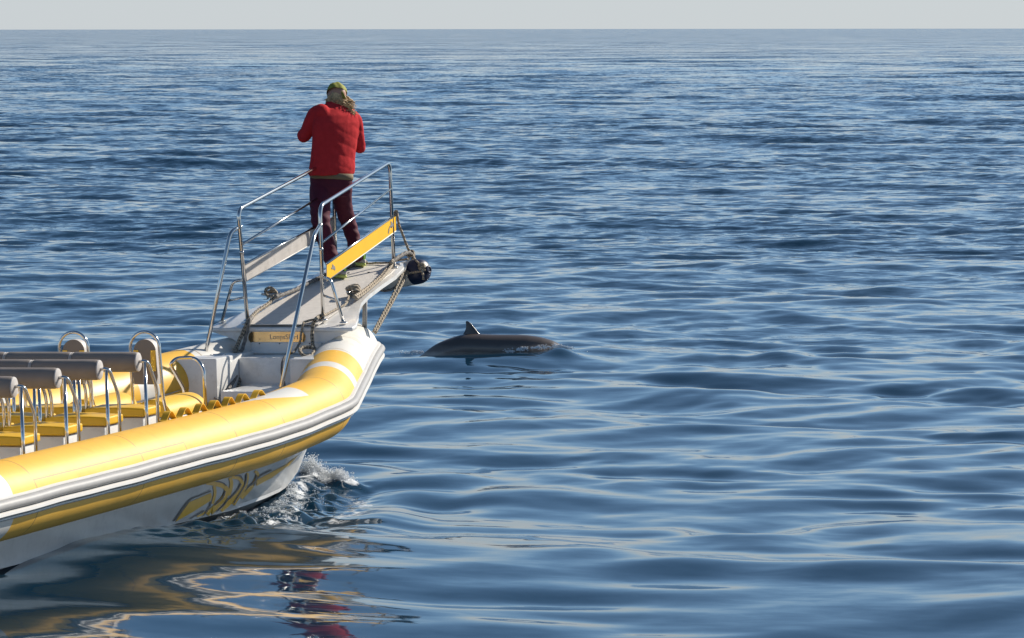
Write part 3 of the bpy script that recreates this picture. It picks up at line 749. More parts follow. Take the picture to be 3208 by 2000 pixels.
# grey leaping-animal emblems on the starboard board (outline in the board's own plane)
EM1 = [(1490, 630), (1492, 570), (1503, 520), (1528, 462), (1548, 440), (1545, 355), (1578, 398), (1602, 425), (1610, 490), (1600, 492), (1586, 462), (1572, 512), (1560, 470), (1532, 488), (1516, 545), (1503, 580), (1505, 630)]
EM2 = [(262, 1372), (288, 1340), (284, 1280), (318, 1318), (345, 1345), (352, 1395), (346, 1430), (330, 1405), (300, 1392), (280, 1400)]
for em in (EM1, EM2):
    p0, p1, p2, p3, n_, bd = R_; pts = []
    for a, b in em:
        d = ray(1000 + a / 6.871, 640 + b / 6.871); t = (p1 + n_ * .009 - EYEL).dot(n_) / d.dot(n_); pts.append(EYEL + d * t)
    bm = bmesh.new(); f = bm.faces.new([bm.verts.new(p) for p in pts]); bmesh.ops.triangulate(bm, faces=[f]); obj('emblem', bm, GREYP, bd)

# ------------------------------------------------------------------ seats
def pad_end(bm, c, r, x_, n=18): pass
def make_seat(u, vr):
    """bolted-down seat: pedestal > cushion, bolster, frame"""
    c = vr - .25
    lay = Vector((0, 0, 0))
    ped = ubox('seat_pedestal', u + .16, u + .44, c - .215, c + .215, .64, 1.008, GREL, boat, .016)
    bm = bmesh.new(); box(bm, (c - .235, u + .135, 1.014), (c + .235, u + .46, 1.072))
    bmesh.ops.subdivide_edges(bm, edges=list(bm.edges), cuts=3, use_grid_fill=True)
    for v in bm.verts:
        if v.co.z > 1.05: v.co.z += .010 * cos((v.co.x - c) * 6) + .006 * noise.noise(v.co * 9) 
    bevel_e = [e for e in bm.edges if len(e.link_faces) == 2 and e.calc_face_angle(0) > 1]
    bmesh.ops.bevel(bm, geom=bevel_e, offset=.014, segments=3, affect='EDGES', profile=.6)
    smooth_by_angle(obj('cushion', bm, CUSH, ped), 50)
    # bolster roll
    bm = bmesh.new(); x0, x1 = c - .252, c + .252; pr = .070; cz = 1.425
    sec_ = [.72, .93, 1, 1, 1, 1, .93, .72]; xs = [x0, x0 + .006, x0 + .02, x0 + .1, x1 - .1, x1 - .02, x1 - .006, x1]
    sweep(bm, [P(u, x, cz) for x in xs], [pr * q for q in sec_], 24, rf=lambda i, th, s: 1 + .05 * cos(2 * th))
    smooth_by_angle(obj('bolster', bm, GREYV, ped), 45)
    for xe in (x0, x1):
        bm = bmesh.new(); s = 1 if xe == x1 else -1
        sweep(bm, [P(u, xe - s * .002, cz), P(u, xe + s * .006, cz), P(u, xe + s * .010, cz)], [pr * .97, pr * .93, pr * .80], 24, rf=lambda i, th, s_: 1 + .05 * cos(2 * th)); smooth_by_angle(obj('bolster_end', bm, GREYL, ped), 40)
    # side frames
    bm = bmesh.new()
    for s in (1, -1):
        xe = c + s * .245; xo = c + s * .325
        pts = rounded([P(u + .01, xe - s * .05, cz - .005), P(u + .0, xo, cz + .012), P(u + .17, xo, cz - .20), P(u + .17, xo, .66)], [.05, .07], 5)
        if s < 0: pts = rounded([P(u + .01, xe + .05, cz - .005), P(u + .02, xe + .0, cz - .02), P(u + .17, xe + .01, cz - .20), P(u + .17, xe + .01, .66)], [.03, .07], 5)
        sweep(bm, pts, .0125, 12)
        xl = xo - .02 if s > 0 else xe
        sweep(bm, [P(u + .0, xl, cz + .0), P(u - .02, xl + s * .015, .66)], .0125, 12)
    obj('seat_frame', bm, STEEL, ped, True)
    return ped
ROWS = (-4.44, -5.16, -5.90, -6.64, -7.38)
proto = make_seat(ROWS[0], .63)
def dup(o, parent, du, dv):
    c = o.copy(); COL.objects.link(c); c.parent = parent
    if parent is boat: c.location = (dv, du, 0)
    for ch in list(o.children):
        k = ch.copy(); COL.objects.link(k); k.parent = c
    return c
for i_, u_ in enumerate(ROWS):
    for vr in (.63, .11, -.41):
        if i_ == 0 and vr == .63: continue
        if (vr < 0 and i_ > 1) or (vr < .2 and i_ > 3): continue
        dup(proto, boat, u_ - ROWS[0], vr - .63)
# two forward saddle seats
def saddle(ua, vc):
    base = ubox('saddle_base', ua - .02, ua + .80, vc - .15, vc + .15, .64, .955, GREL, boat, .02)
    bm = bmesh.new(); R0 = .128; N_ = 20; rings = []
    for (u, k) in ((ua, .93), (ua + .012, 1.0), (ua + .2, 1.0), (ua + .6, 1.0), (ua + .74, .97), (ua + .79, .86), (ua + .81, .6)):
        ring = [bm.verts.new(P(u, vc + R0 * k * 1.18 * cos(pi * j / N_), .958 + R0 * k * 1.0 * sin(pi * j / N_))) for j in range(N_ + 1)]
        rings.append(ring)
    for a, b in zip(rings, rings[1:]):
        for j in range(N_): bm.faces.new((a[j], a[j + 1], b[j + 1], b[j]))
        bm.faces.new((a[0], b[0], b[-1], a[-1]))
    bm.faces.new(rings[0]); bm.faces.new(rings[-1])
    smooth_by_angle(obj('saddle_cushion', bm, CUSH, base), 35)
    # hoop with padded back
    hr = .115; ht = 1.60; hu = ua - .11
    arc = [P(hu, vc - hr * cos(a), ht - .115 + .115 * sin(a) ) for a in [pi * k / 16 for k in range(17)]]
    arc = [P(hu + .10, vc - hr - .02, .66)] + [P(hu + .03, vc - hr - .004, 1.1)] + arc + [P(hu + .03, vc + hr + .01, 1.1), P(hu + .14, vc + hr + .05, .66)]
    bm = bmesh.new(); sweep(bm, arc, .0125, 12); obj('back_hoop', bm, STEEL, base, True)
    bm = bmesh.new(); br = .088; zt = 1.545
    prof = [(br * cos(a), zt - br + br * sin(a) * 1.0) for a in [pi * k / 16 for k in range(17)]] + [(-br * 1.1, 1.27), (-br * 1.0, 1.21), (br * 1.0, 1.21), (br * 1.1, 1.27)]
    f0 = [bm.verts.new(P(hu - .004, vc + x, z)) for x, z in prof]; f1 = [bm.verts.new(P(hu + .075, vc + x, z)) for x, z in prof]
    bm.faces.new(f0); bm.faces.new(f1[::-1])
    for i in range(len(prof)): bm.faces.new((f0[i], f1[i], f1[(i + 1) % len(prof)], f0[(i + 1) % len(prof)]))
    bmesh.ops.bevel(bm, geom=[e for e in bm.edges if e.calc_face_angle(0) > 1.0], offset=.012, segments=3, affect='EDGES')
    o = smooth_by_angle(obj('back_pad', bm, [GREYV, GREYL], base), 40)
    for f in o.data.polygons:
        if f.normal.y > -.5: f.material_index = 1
    for s in (1, -1):
        bm = bmesh.new(); x = vc + s * .068
        box(bm, (x - .020, hu - .010, 1.31), (x + .020, hu - .0045, 1.465)); br_ = obj('back_bracket', bm, mat('brass_bracket', (0.75, 0.52, 0.10), .25, 1.0), base)
    return base
saddle(-3.70, .43); saddle(-3.72, -.13)
# grab hoops ahead of the saddles and the one by the bow step
h1 = at(575, 1216, 'v', .30); h2 = at(533, 1140, 'v', .33); h3 = at(552, 1121, 'v', .36); h4 = at(612, 1119, 'v', .50); h5 = at(638, 1150, 'v', .58); h6 = at(646, 1285, 'v', .60)
h6 = h6 + Vector((0, 0, -.2))
tube_obj('grab_hoop', [h1 + Vector((0, .05, -.25)), h1, h2, h3, h4, h5, h6], .0135, STEEL, boat, rad=[.03, .06, .05, .06, .06])

# ------------------------------------------------------------------ mooring bits on the pulpit
def cleat(p, ang, parent=boat):
    bm = bmesh.new(); d = Vector((cos(ang), sin(ang), .05))
    sweep(bm, spline([p - d * .085 + Vector((0, 0, .05)), p - d * .04 + Vector((0, 0, .042)), p + d * .04 + Vector((0, 0, .042)), p + d * .085 + Vector((0, 0, .05))], 4), .010, 10)
    for k in (-.03, .03): sweep(bm, [p + d * k, p + d * k + Vector((0, 0, .042))], .010, 10)
    sweep(bm, [p - d * .05, p - d * .05 + Vector((0, 0, .006))], .02, 10); sweep(bm, [p + d * .05, p + d * .05 + Vector((0, 0, .006))], .02, 10)
    obj('cleat', bm, STEEL, parent, True)
CL = atd(850, 937); CR = atd(1107, 930); CL.z += .0; CR.z += .0
cleat(CL, radians(12)); cleat(CR, radians(70))
def rope(name, pts, r, m, label, n=10, twist=True):
    bm = bmesh.new(); uvl = bm.loops.layers.uv.new('UVMap')
    sp = resample(spline(pts, n), max(.008, r * .6))
    sweep(bm, sp, r, 10, rf=(lambda i, th, s: 1 + .13 * cos(3 * th + s * 75)) if twist else None, uvl=uvl)
    me = bpy.data.meshes.new(name); bm.to_mesh(me); bm.free()
    o = link_mesh(name, me, m, None, True)
    return tag(seat_on_boat(o, sp[0]), ' '.join(label.split()), 'rope')
def knot(o, c, R, r, turns, m, seed=0, sq=(1, 1, .6)):
    """extra turns of the same rope round a fitting, as a child of the rope"""
    rnd = random.Random(seed); bm = bmesh.new(); uvl = bm.loops.layers.uv.new('UVMap')
    pts = []
    N = int(turns * 10); ax1 = Vector((rnd.uniform(-1, 1), rnd.uniform(-1, 1), rnd.uniform(.2, 1))).normalized()
    for k in range(N):
        a = 2 * pi * k / 10; tl = .9 * sin(a * .37 + seed)
        p = Vector((cos(a) * R * (1 + .15 * sin(a * .7)), sin(a) * R * cos(tl), sin(a) * R * sin(tl) + .3 * R * sin(a * .31)))
        pts.append(Vector((p.x * sq[0], p.y * sq[1], p.z * sq[2])) + c)
    sweep(bm, spline(pts, 5), r, 8, rf=lambda i, th, s: 1 + .13 * cos(3 * th + s * 75), uvl=uvl)
    me = bpy.data.meshes.new('rope_turns'); bm.to_mesh(me); bm.free()
    k_ = link_mesh('rope_turns', me, m, o, True); k_.data.transform(Matrix.Translation(-(MI @ o.matrix_world.translation))); return k_
# port line: from the bow along the port edge over the cleat and down into the well
pl = [atd(1150, 822, .02), atd(1080, 838, .02), atd(1005, 868, .02), atd(960, 890, .03), atd(925, 908, .03), atd(880, 925, .05), atd(862, 930, .06), atd(840, 952, .03), atd(806, 975, .02), atd(785, 997, .02)]
rp = rope('mooring_rope', pl[:7], .017, ROPEG, 'thick grey rope along the port edge of the pulpit to the left cleat')
rp2 = rope('mooring_rope', [atd(858, 930, .05), atd(840, 952, .022), atd(806, 975, .022), atd(783, 999, .022), at(776, 1009, 'u', .18), at(762, 1040, 'u', .14), at(745, 1078, 'u', .08), at(735, 1110, 'u', -.02), at(722, 1160, 'u', -.12), at(717, 1200, 'u', -.2), at(727, 1216, 'u', -.22), at(738, 1190, 'u', -.15), at(737, 1140, 'u', -.08), at(738, 1112, 'u', -.05), at(733, 1095, 'u', .0)], .0165, ROPED,
           'dark flecked rope from the left cleat over the pulpit edge into the well')
knot(rp2, CL + Vector((.0, .0, .055)), .045, .013, 2.6, ROPE, 3, (1, 1, .9))
rope('mooring_rope', [at(733, 1120, 'u', -.04), at(726, 1160, 'u', -.1), at(724, 1195, 'u', -.16), at(737, 1218, 'u', -.22), at(750, 1195, 'u', -.16), at(749, 1150, 'u', -.08), at(744, 1118, 'u', -.03), at(748, 1100, 'u', .02)], .0145, ROPED, 'short bight of dark flecked rope hanging low in the left side of the well')
rope('mooring_rope', [atd(790, 994, .035), at(782, 1006, 'u', .18), at(772, 1045, 'u', .15), at(762, 1085, 'u', .10), at(752, 1110, 'u', .0), at(742, 1150, 'u', -.10), at(738, 1180, 'u', -.2), at(722, 1210, 'u', -.4), at(708, 1240, 'u', -.7), at(694, 1272, 'u', -1.0), at(685, 1300, 'u', -1.15)], .0150, ROPEG,
     'slack grey rope running from the pulpit edge across the well to the cockpit floor')
# starboard line
rp3 = rope('mooring_rope', [at(1228, 822, 'v', .30), atd(1221, 833, .03), atd(1195, 865, .03), atd(1160, 895, .03), atd(1130, 918, .04), atd(1110, 930, .05)], .0165, ROPE, 'pale beige rope running from the front starboard rail post to the right cleat')
rp3b = rope('mooring_rope', [at(1230, 815, 'v', .30), atd(1226, 833, .045), atd(1200, 868, .04), atd(1168, 897, .045), atd(1140, 920, .04), atd(1116, 936, .04)], .013, ROPE, 'thinner second beige rope lying beside the one to the right cleat')
knot(rp3, CR + Vector((0, 0, .06)), .050, .0145, 3.3, ROPE, 8, (1, 1, .95))
rp4 = rope('mooring_rope', [CR + Vector((-.03, -.02, .03)), atd(1085, 950, .02), atd(1060, 965, .015), atd(1035, 978, .015), atd(1010, 991, .018), atd(985, 1000, .02), atd(955, 1008, .018), at(950, 1014, 'u', .185), at(945, 1035, 'u', .175), at(940, 1068, 'u', .17), at(933, 1085, 'u', .14), at(922, 1100, 'u', .0)], .0095, ROPE, 'thin rope from the right cleat along the deck and down over the name plate')
rope('mooring_rope', [at(922, 1102, 'u', -.02), at(895, 1115, 'u', -.13), at(884, 1135, 'u', -.2), at(882, 1165, 'u', -.22), at(888, 1190, 'u', -.25), at(893, 1215, 'u', -.4)], .0085, ROPEG, 'thin brown line curling down the face of the bow locker')
rp5 = rope('mooring_rope', [at(1012, 985, 'v', .33) + Vector((.02, -.02, .0)), at(1000, 991, 'v', .30), at(989, 1000, 'u', .17), at(981, 1015, 'u', .16), at(978, 1045, 'u', .15), at(979, 1075, 'u', .13), at(983, 1090, 'u', .08), at(985, 1098, 'u', .02), at(975, 1113, 'u', -.13), at(958, 1117, 'u', -.2), at(944, 1108, 'u', -.16), at(940, 1094, 'u', -.05), at(958, 1087, 'u', .02), at(978, 1089, 'u', .03), at(987, 1093, 'u', .05)], .0150, ROPED,
            'flecked rope hanging from the inner starboard post and ending in a small eye loop')
# bow bridle
bmc = bmesh.new(); bmc.from_mesh(collar.data); CBVH = BVHTree.FromBMesh(bmc); bmc.free()
def on_collar(x, y):
    h = CBVH.ray_cast(EYEL, ray(x, y)); return h[0] if h[0] is not None else at(x, y, 'v', .5)
e1_, e2_ = on_collar(1170, 1038), on_collar(1176, 1042)
b0 = at(1243, 668, 'v', .27); bj = at(1287, 797, 'v', .30)
rope('mooring_rope', [at(1233, 672, 'v', .24), b0 + Vector((0, 0, .02)), at(1249, 700, 'v', .28), at(1262, 735, 'v', .29), at(1275, 770, 'v', .30), bj], .011, ROPE, 'rope slanting from the top of the yellow board down to the bow bundle')
rp6 = rope('mooring_rope', [at(1226, 822, 'v', .27), at(1240, 812, 'v', .28), at(1262, 798, 'v', .29), at(1278, 792, 'v', .30), bj + Vector((.01, 0, 0))], .0185, ROPEG, 'thick dark rope bridging the front rail post and the bow bundle')
knot(rp6, bj, .030, .013, 2.0, ROPED, 5, (1, .7, 1))
rp7 = rope('mooring_rope', [bj + Vector((-.01, 0, 0)), at(1276, 825, 'v', .32), at(1252, 880, 'v', .38), at(1222, 942, 'v', .42), e1_], .0105, ROPED, 'left of the two taut flecked ropes from the bow bundle to the tube')
rope('mooring_rope', [bj + Vector((.03, 0, -.01)), at(1289, 825, 'v', .33), at(1262, 885, 'v', .39), at(1230, 945, 'v', .43), e2_], .0135, ROPED, 'right of the two taut flecked ropes from the bow bundle to the tube')

# fender hung under the tip of the pulpit
fd = bpy.data.objects.new('boat_fender', None); COL.objects.link(fd)
fa = at(1195, 872, 'u', 2.78); fb_ = at(1338, 846, 'u', 2.60)
fc_ = (fa + fb_) / 2; ax = (fb_ - fa).normalized()
tag(fd, 'white cylindrical fender with navy blue cap slung under the tip of the pulpit', 'fender')
fd.matrix_world = MB_ @ Matrix.Translation(fc_)
Lf = (fb_ - fa).length; RF = .112
def lathe(name, stations, m, parent):
    bm = bmesh.new(); sweep(bm, [ax * (t * Lf - Lf / 2) for t, r in stations], [r for t, r in stations], 36); return smooth_by_angle(obj(name, bm, m, parent), 50)
lathe('fender_body', [(-.1, .104), (.0, RF), (.4, RF * 1.01), (.72, RF), (.73, RF * .995)], FENW, fd)
lathe('fender_cap', [(.725, RF * 1.003), (.80, RF * 1.0), (.86, RF * .97), (.92, RF * .88), (.96, RF * .74), (.99, RF * .52), (1.0, RF * .3), (1.01, .03)], NAVY, fd)
lathe('fender_cap', [(-.36, .02), (-.34, RF * .45), (-.30, RF * .75), (-.23, RF * .93), (-.10, RF * .92)], NAVY, fd)
bm = bmesh.new(); e_ = ax * (Lf / 2 + .02); pr_ = ax.orthogonal().normalized(); pq = ax.cross(pr_)
sweep(bm, [e_ + (pr_ * cos(t) + pq * sin(t)) * .026 for t in [2 * pi * k / 20 for k in range(20)]], .010, 8, closed=True); obj('fender_eye', bm, NAVY, fd, True)
rp8 = rope('fender_line', [bj + Vector((.02, 0, 0)), at(1300, 812, 'u', 2.56), at(1312, 824, 'u', 2.54), at(1322, 832, 'u', 2.52)], .0085, ROPE, 'light line from the bow bundle to the knot on the fender cap')
knot(rp8, at(1321, 834, 'u', 2.52), .026, .0095, 3.0, ROPE, 2, (1, 1, 1))
rope('fender_line', [at(1318, 838, 'u', 2.49), at(1322, 852, 'u', 2.48), at(1326, 862, 'u', 2.48), at(1325, 876, 'u', 2.49)], .0095, ROPE, 'loose rope tail hanging from the knot on the navy cap')
rope('fender_line', [at(1333, 846, 'u', 2.50), at(1315, 851, 'u', 2.49), at(1290, 855, 'u', 2.52), at(1262, 860, 'u', 2.53), at(1248, 862, 'u', 2.55)], .0095, ROPE, 'pale line lying across the navy cap towards the pulpit tip')
rope('fender_line', [at(1160, 886, 'u', 2.3), at(1180, 905, 'u', 2.3), at(1210, 911, 'u', 2.35), at(1235, 903, 'u', 2.45), at(1245, 893, 'u', 2.5)], .011, ROPEG, 'dark slack line sagging beneath the fender')
rope('fender_line', [atd(1150, 826, .015), atd(1175, 824, .015), atd(1215, 823, .02), at(1245, 816, 'u', 2.62), at(1278, 812, 'u', 2.60)], .009, ROPE, 'thin line lying along the far front edge of the pulpit')

# small windlass beside the port locker
wd = bmesh.new(); c_ = at(665, 1278, 'u', -.78)
sweep(wd, [c_ + Vector((-.07, 0, -.04)), c_ + Vector((-.07, 0, .0))], .05, 14); sweep(wd, [c_ + Vector((0, 0, -.08)), c_ + Vector((0, 0, -.01))], .075, 18)
anch = obj('anchor_winch', wd, DARK, boat, True)
wd = bmesh.new(); sweep(wd, [c_ + Vector((-.02, -.01, -.01)), c_ + Vector((-.02, -.01, .03)), c_ + Vector((-.02, -.01, .05))], [.072, .06, .03], 18); obj('winch_drum', wd, BRASS, anch, True)
wd = bmesh.new(); sweep(wd, [c_ + Vector((.04, 0, -.02)), c_ + Vector((.05, 0, .07)), c_ + Vector((.02, 0, .085))], .010, 8); sweep(wd, [c_ + Vector((.0, .0, .05)), c_ + Vector((.07, .0, .04))], .013, 8); obj('winch_handle', wd, GREYP, anch, True)

# ------------------------------------------------------------------ the person
def remesh(name, build, m, parent, voxel=.010, smooth=6, post=None):
    bm = bmesh.new(); build(bm); me = bpy.data.meshes.new(name); bmesh.ops.recalc_face_normals(bm, faces=bm.faces); bm.to_mesh(me); bm.free()
    o = bpy.data.objects.new('tmp', me); COL.objects.link(o)
    r = o.modifiers.new('r', 'REMESH'); r.mode = 'VOXEL'; r.voxel_size = voxel
    s = o.modifiers.new('s', 'SMOOTH'); s.iterations = smooth; s.factor = .6
    bpy.context.view_layer.update()
    me2 = bpy.data.meshes.new_from_object(o.evaluated_get(bpy.context.evaluated_depsgraph_get()))
    bpy.data.objects.remove(o)
    me2.name = name; me2.materials.clear()
    if post:
        me2.update()
        nr = np.zeros(len(me2.vertices) * 3, np.float32); me2.vertices.foreach_get('normal', nr); nr = nr.reshape(-1, 3)
        for i, v in enumerate(me2.vertices): v.co = v.co + Vector(nr[i]) * post(v.co)
    return link_mesh(name, me2, m, parent, True)
def caps_chain(bm, pts, rs, seg=16, sx=1.0):
    """tapered limb with round ends"""
    sp = spline(pts, 5); n = len(sp); rr = [float(np.interp(i / (n - 1) * (len(rs) - 1), range(len(rs)), rs)) for i in range(n)]
    d0 = (sp[0] - sp[1]).normalized(); d1 = (sp[-1] - sp[-2]).normalized()
    a = [sp[0] + d0 * rr[0] * q for q in (.95, .75, .4)]; b = [sp[-1] + d1 * rr[-1] * q for q in (.4, .75, .95)]
    sweep(bm, a + sp + b, [rr[0] * q for q in (.3, .68, .92)] + rr + [rr[-1] * q for q in (.92, .68, .3)], seg, sx=sx)
def ellip(bm, c, r, rot=None, seg=20):
    m = Matrix.Translation(c) @ (rot.to_4x4() if rot else Matrix.Identity(4)) @ Matrix.Diagonal((*r, 1))
    bmesh.ops.create_uvsphere(bm, u_segments=seg, v_segments=seg // 2 + 2, radius=1, matrix=m)
def loft(bm, secs, seg=28, yaw=0.0):
    """stacked elliptical sections (centre, half width, half depth, power)"""
    rings = []
    for c, a, b, p in secs:
        ring = []
        for k in range(seg):
            t = 2 * pi * k / seg; ct, st = cos(t), sin(t)
            x_, y_ = a * abs(ct) ** p * (1 if ct > 0 else -1), b * abs(st) ** p * (1 if st > 0 else -1)
            ring.append(bm.verts.new(Vector(c) + Vector((x_ * cos(yaw) - y_ * sin(yaw), x_ * sin(yaw) + y_ * cos(yaw), 0))))
        rings.append(ring)
    for a, b in zip(rings, rings[1:]):
        for k in range(seg): bm.faces.new((a[k], a[(k + 1) % seg], b[(k + 1) % seg], b[k]))
    bm.faces.new(rings[0][::-1]); bm.faces.new(rings[-1])
V3 = Vector
# person frame: x to the right of the picture, y away, z up; feet on the sloping deck
pers = bpy.data.objects.new('person', None); COL.objects.link(pers)
PB = MB_ @ P(2.12, -.075, deck_w(2.12)); pers.location = PB
tag(pers, 'person in red fleece, maroon trousers and lime bandana standing on the pulpit, seen from behind', 'person')
def fp(px_, py_, dy=0.0):
    """sight line point at depth dy behind/before the person's base, in the person's frame"""
    d = (px_ - 1604) * _cr - (py_ - 1000) * _cu + F_PX * _cf; t = (PB.y + dy) / d.y
    return EYE + d * t - PB
FL = MI @ PB
def footpos(px_, py_): 
    p = MB_ @ atd(px_, py_); return p - PB
lf, rf_ = footpos(1052, 876), footpos(1118, 838)
lf.z += 0; rf_.z += 0
ankL, ankR = V3((lf.x - .01, lf.y - .02, lf.z + .10)), V3((rf_.x - .0, rf_.y - .02, rf_.z + .10))
knL = V3((fp(1004, 700).x, ankL.y + .07, fp(1004, 700).z + .0)); knR = V3((fp(1083, 690).x, ankR.y + .04, fp(1083, 690).z))
hipL = V3((fp(1003, 575).x, .02, .90)); hipR = V3((fp(1074, 575).x, .08, .90))
hz = fp(1036, 570).z
hipL.z = hz - .0; hipR.z = hz - .0
pel = V3((fp(1037, 555).x, .05, fp(1037, 555).z))
cheS = V3((fp(1048, 420).x, .06, fp(1048, 420).z)); shC = V3((fp(1052, 345).x, .11, fp(1052, 345).z))
TY = radians(42)
FD, LD = V3((-sin(TY), cos(TY), 0)), V3((-cos(TY), -sin(TY), 0))
shL = V3((fp(992, 356).x, -.02, fp(992, 352).z)); shR = V3((fp(1104, 370).x, .22, fp(1104, 366).z))
elL = V3((fp(953, 424).x, .06, fp(953, 420).z)); elR = V3((fp(1122, 462).x, .30, fp(1122, 462).z))
hdC = V3((fp(1053, 302).x, .18, fp(1053, 300).z)); haL = hdC + V3((-.045, .155, -.065)); haR = hdC + V3((.045, .165, -.075))
def hand(bm, wrist, tip_dir, side, up):
    d = tip_dir.normalized(); s = d.cross(up).normalized() * side; n = s.cross(d).normalized()
    palm = wrist + d * .045
    ellip(bm, palm, (.040, .048, .018), Matrix((s, d, n)).transposed())
    for k, (off, ln) in enumerate(((-.030, .062), (-.010, .074), (.010, .068), (.028, .052))):
        a = palm + d * .035 + s * off; b = a + d * ln * .45 - n * .006; c = b + d * ln * .25 - n * .025; e = c - n * .022 - d * .004
        caps_chain(bm, [a - d * .02, a, b, c, e], [.0095, .0095, .009, .0082, .0075], 8)
    a = palm - d * .02 - s * .034; caps_chain(bm, [a + s * .01, a - s * .014 + d * .016, a - s * .016 + d * .044 - n * .012], [.012, .0105, .009], 8)
def body_build(bm):
    caps_chain(bm, [hipL + V3((.02, .02, -.04)), knL, ankL], [.055, .042, .036]); caps_chain(bm, [hipR + V3((-.02, .02, -.04)), knR, ankR], [.055, .042, .036])
    loft(bm, [(pel + V3((0, .01, -.04)), .11, .06, .9), (pel + V3((0, .01, .1)), .12, .07, .9), (cheS, .13, .07, .9), (shC + V3((0, 0, -.04)), .14, .055, .9), (shC + V3((0, .02, .06)), .07, .06, 1)])
    caps_chain(bm, [shC + V3((0, .01, .0)), hdC + V3((0, -.03, -.08)), hdC + V3((0, 0, -.05))], [.062, .057, .055])
    HR = Matrix.Rotation(TY, 3, 'Z')
    ellip(bm, hdC, (.074, .098, .108), HR); ellip(bm, hdC + FD * .045 + V3((0, 0, -.05)), (.055, .06, .07), HR)
    ellip(bm, hdC + FD * .100 + V3((0, 0, -.015)), (.012, .018, .022), HR); ellip(bm, hdC + FD * .094 + V3((0, 0, -.06)), (.026, .012, .008), HR)
    for s in (-1, 1):
        ellip(bm, hdC + LD * (s * .076) + V3((0, 0, -.01)), (.010, .018, .032), HR); ellip(bm, hdC + LD * (s * .030) + FD * .086 + V3((0, 0, .012)), (.014, .010, .010), HR)
    caps_chain(bm, [shL, elL, haL + (elL - haL) * .2], [.036, .030, .026]); caps_chain(bm, [shR, elR, haR + (elR - haR) * .2], [.036, .030, .026])
    hand(bm, haL + (elL - haL) * .22, (haL - elL), 1, V3((0, 1, 0))); hand(bm, haR + (elR - haR) * .22, (haR - elR), -1, V3((0, 1, 0)))
remesh('body', body_build, SKIN, pers, .0065, 2)
def jb(bm):
    def C(px_, py_, y): p = fp(px_, py_); return V3((p.x, y, p.z))
    secs = []
    for (xl, xr, y_, dep, cy, pw) in ((967, 1109, 549, .118, .055, .90), (967, 1111, 541, .124, .055, .90), (969, 1112, 522, .126, .055, .92), (974, 1112, 490, .118, .055, .85), (978, 1118, 450, .116, .06, .85), (979, 1124, 415, .116, .065, .88), (981, 1127, 385, .112, .075, .9), (985, 1121, 362, .104, .09, .92), (996, 1106, 343, .088, .105, .95), (1014, 1092, 328, .070, .125, 1), (1024, 1082, 318, .058, .14, 1)):
        c = C((xl + xr) / 2, y_, cy); Wd = (xr - xl) / 2 / 361.0; dp_ = min(dep, Wd * .8); secs.append((c, sqrt(max(.0009, Wd * Wd - (dp_ * sin(TY)) ** 2)) / cos(TY), dp_, 1.0))
    loft(bm, secs, 44, TY)
    caps_chain(bm, [shL + V3((.045, 0, .0)), shL + V3((-.012, .03, -.03)), elL + V3((.018, -.02, .008)), elL + V3((.0, .02, -.004)), haL + (elL - haL) * .30], [.078, .074, .060, .058, .045])
    caps_chain(bm, [shR + V3((-.05, 0, .0)), shR + V3((.012, .0, -.05)), elR + V3((-.01, -.05, .06)), elR, haR + (elR - haR) * .30], [.080, .072, .058, .054, .045])
def jw(co):
    # cloth relief: broad folds pulled towards the right armpit and waist, light crumple elsewhere
    f = .0022 * noise.noise(co * 9) + .0018 * noise.noise(co * 24)
    cx_ = cheS.x
    a = max(0, min(1, (co.x - cx_ + .03) / .12)) * max(0, min(1, (co.z - .84) / .10)) * max(0, min(1, (1.36 - co.z) / .1))
    q = (co.z + .75 * (co.x - cx_)) * 62 + 2.2 * noise.noise(co * 6)
    f += a * (.0036 * (abs(sin(q * .5)) ** .7 - .55))
    b = max(0, min(1, (.96 - co.z) / .08)); f += b * .0022 * sin((co.x - co.z * .8) * 48 + 2 * noise.noise(co * 8))
    return f
remesh('fleece_jacket', jb, JACK, pers, .0085, 5, jw)
def hemb(bm):
    c = fp(1037, 549); secs = []
    for xl, xr, y_, k in ((969, 1107, 540, .110), (968, 1108, 552, .114), (971, 1106, 559, .112)):
        q = fp((xl + xr) / 2, y_); secs.append((V3((q.x, .055, q.z)), (xr - xl) / 2 / 361.0, k, .82))
    loft(bm, secs, 36)
    bm.transform(Matrix.Translation((0, 0, 0)))
bm = bmesh.new(); hemb(bm)
for v in bm.verts: v.co.z -= .018 * max(0, (v.co.x - pel.x) / .19)
obj('shirt_hem', bm, HEMM, pers, True)
def tb(bm):
    c = [fp((a + b) / 2, y) for a, b, y in ((969, 1105, 548), (970, 1105, 575), (972, 1103, 598))]
    loft(bm, [(V3((c[0].x, .055, c[0].z)), .187, .105, .85), (V3((c[1].x, .055, c[1].z)), .188, .112, .85), (V3((c[2].x, .055, c[2].z)), .183, .105, .85), (V3((c[2].x, .055, c[2].z - .05)), .16, .08, .9)], 36)
    def leg(pts, rs): caps_chain(bm, [V3(p) for p in pts], rs, 20)
    def Q(px_, py_, y): q = fp(px_, py_); return (q.x, y, q.z)
    ya, yb = ankL.y, ankR.y
    leg([Q(1004, 590, .04), Q(1004, 640, (.04 + knL.y) / 2), Q(1008, 700, knL.y), Q(1025, 760, ya + .05), Q(1043, 812, ya), Q(1047, 835, ya)], [.098, .094, .082, .074, .066, .062])
    leg([Q(1072, 590, .07), Q(1071, 640, (.07 + knR.y) / 2), Q(1086, 700, knR.y), Q(1103, 755, yb + .03), Q(1112, 792, yb), Q(1115, 808, yb)], [.092, .084, .070, .064, .060, .058])
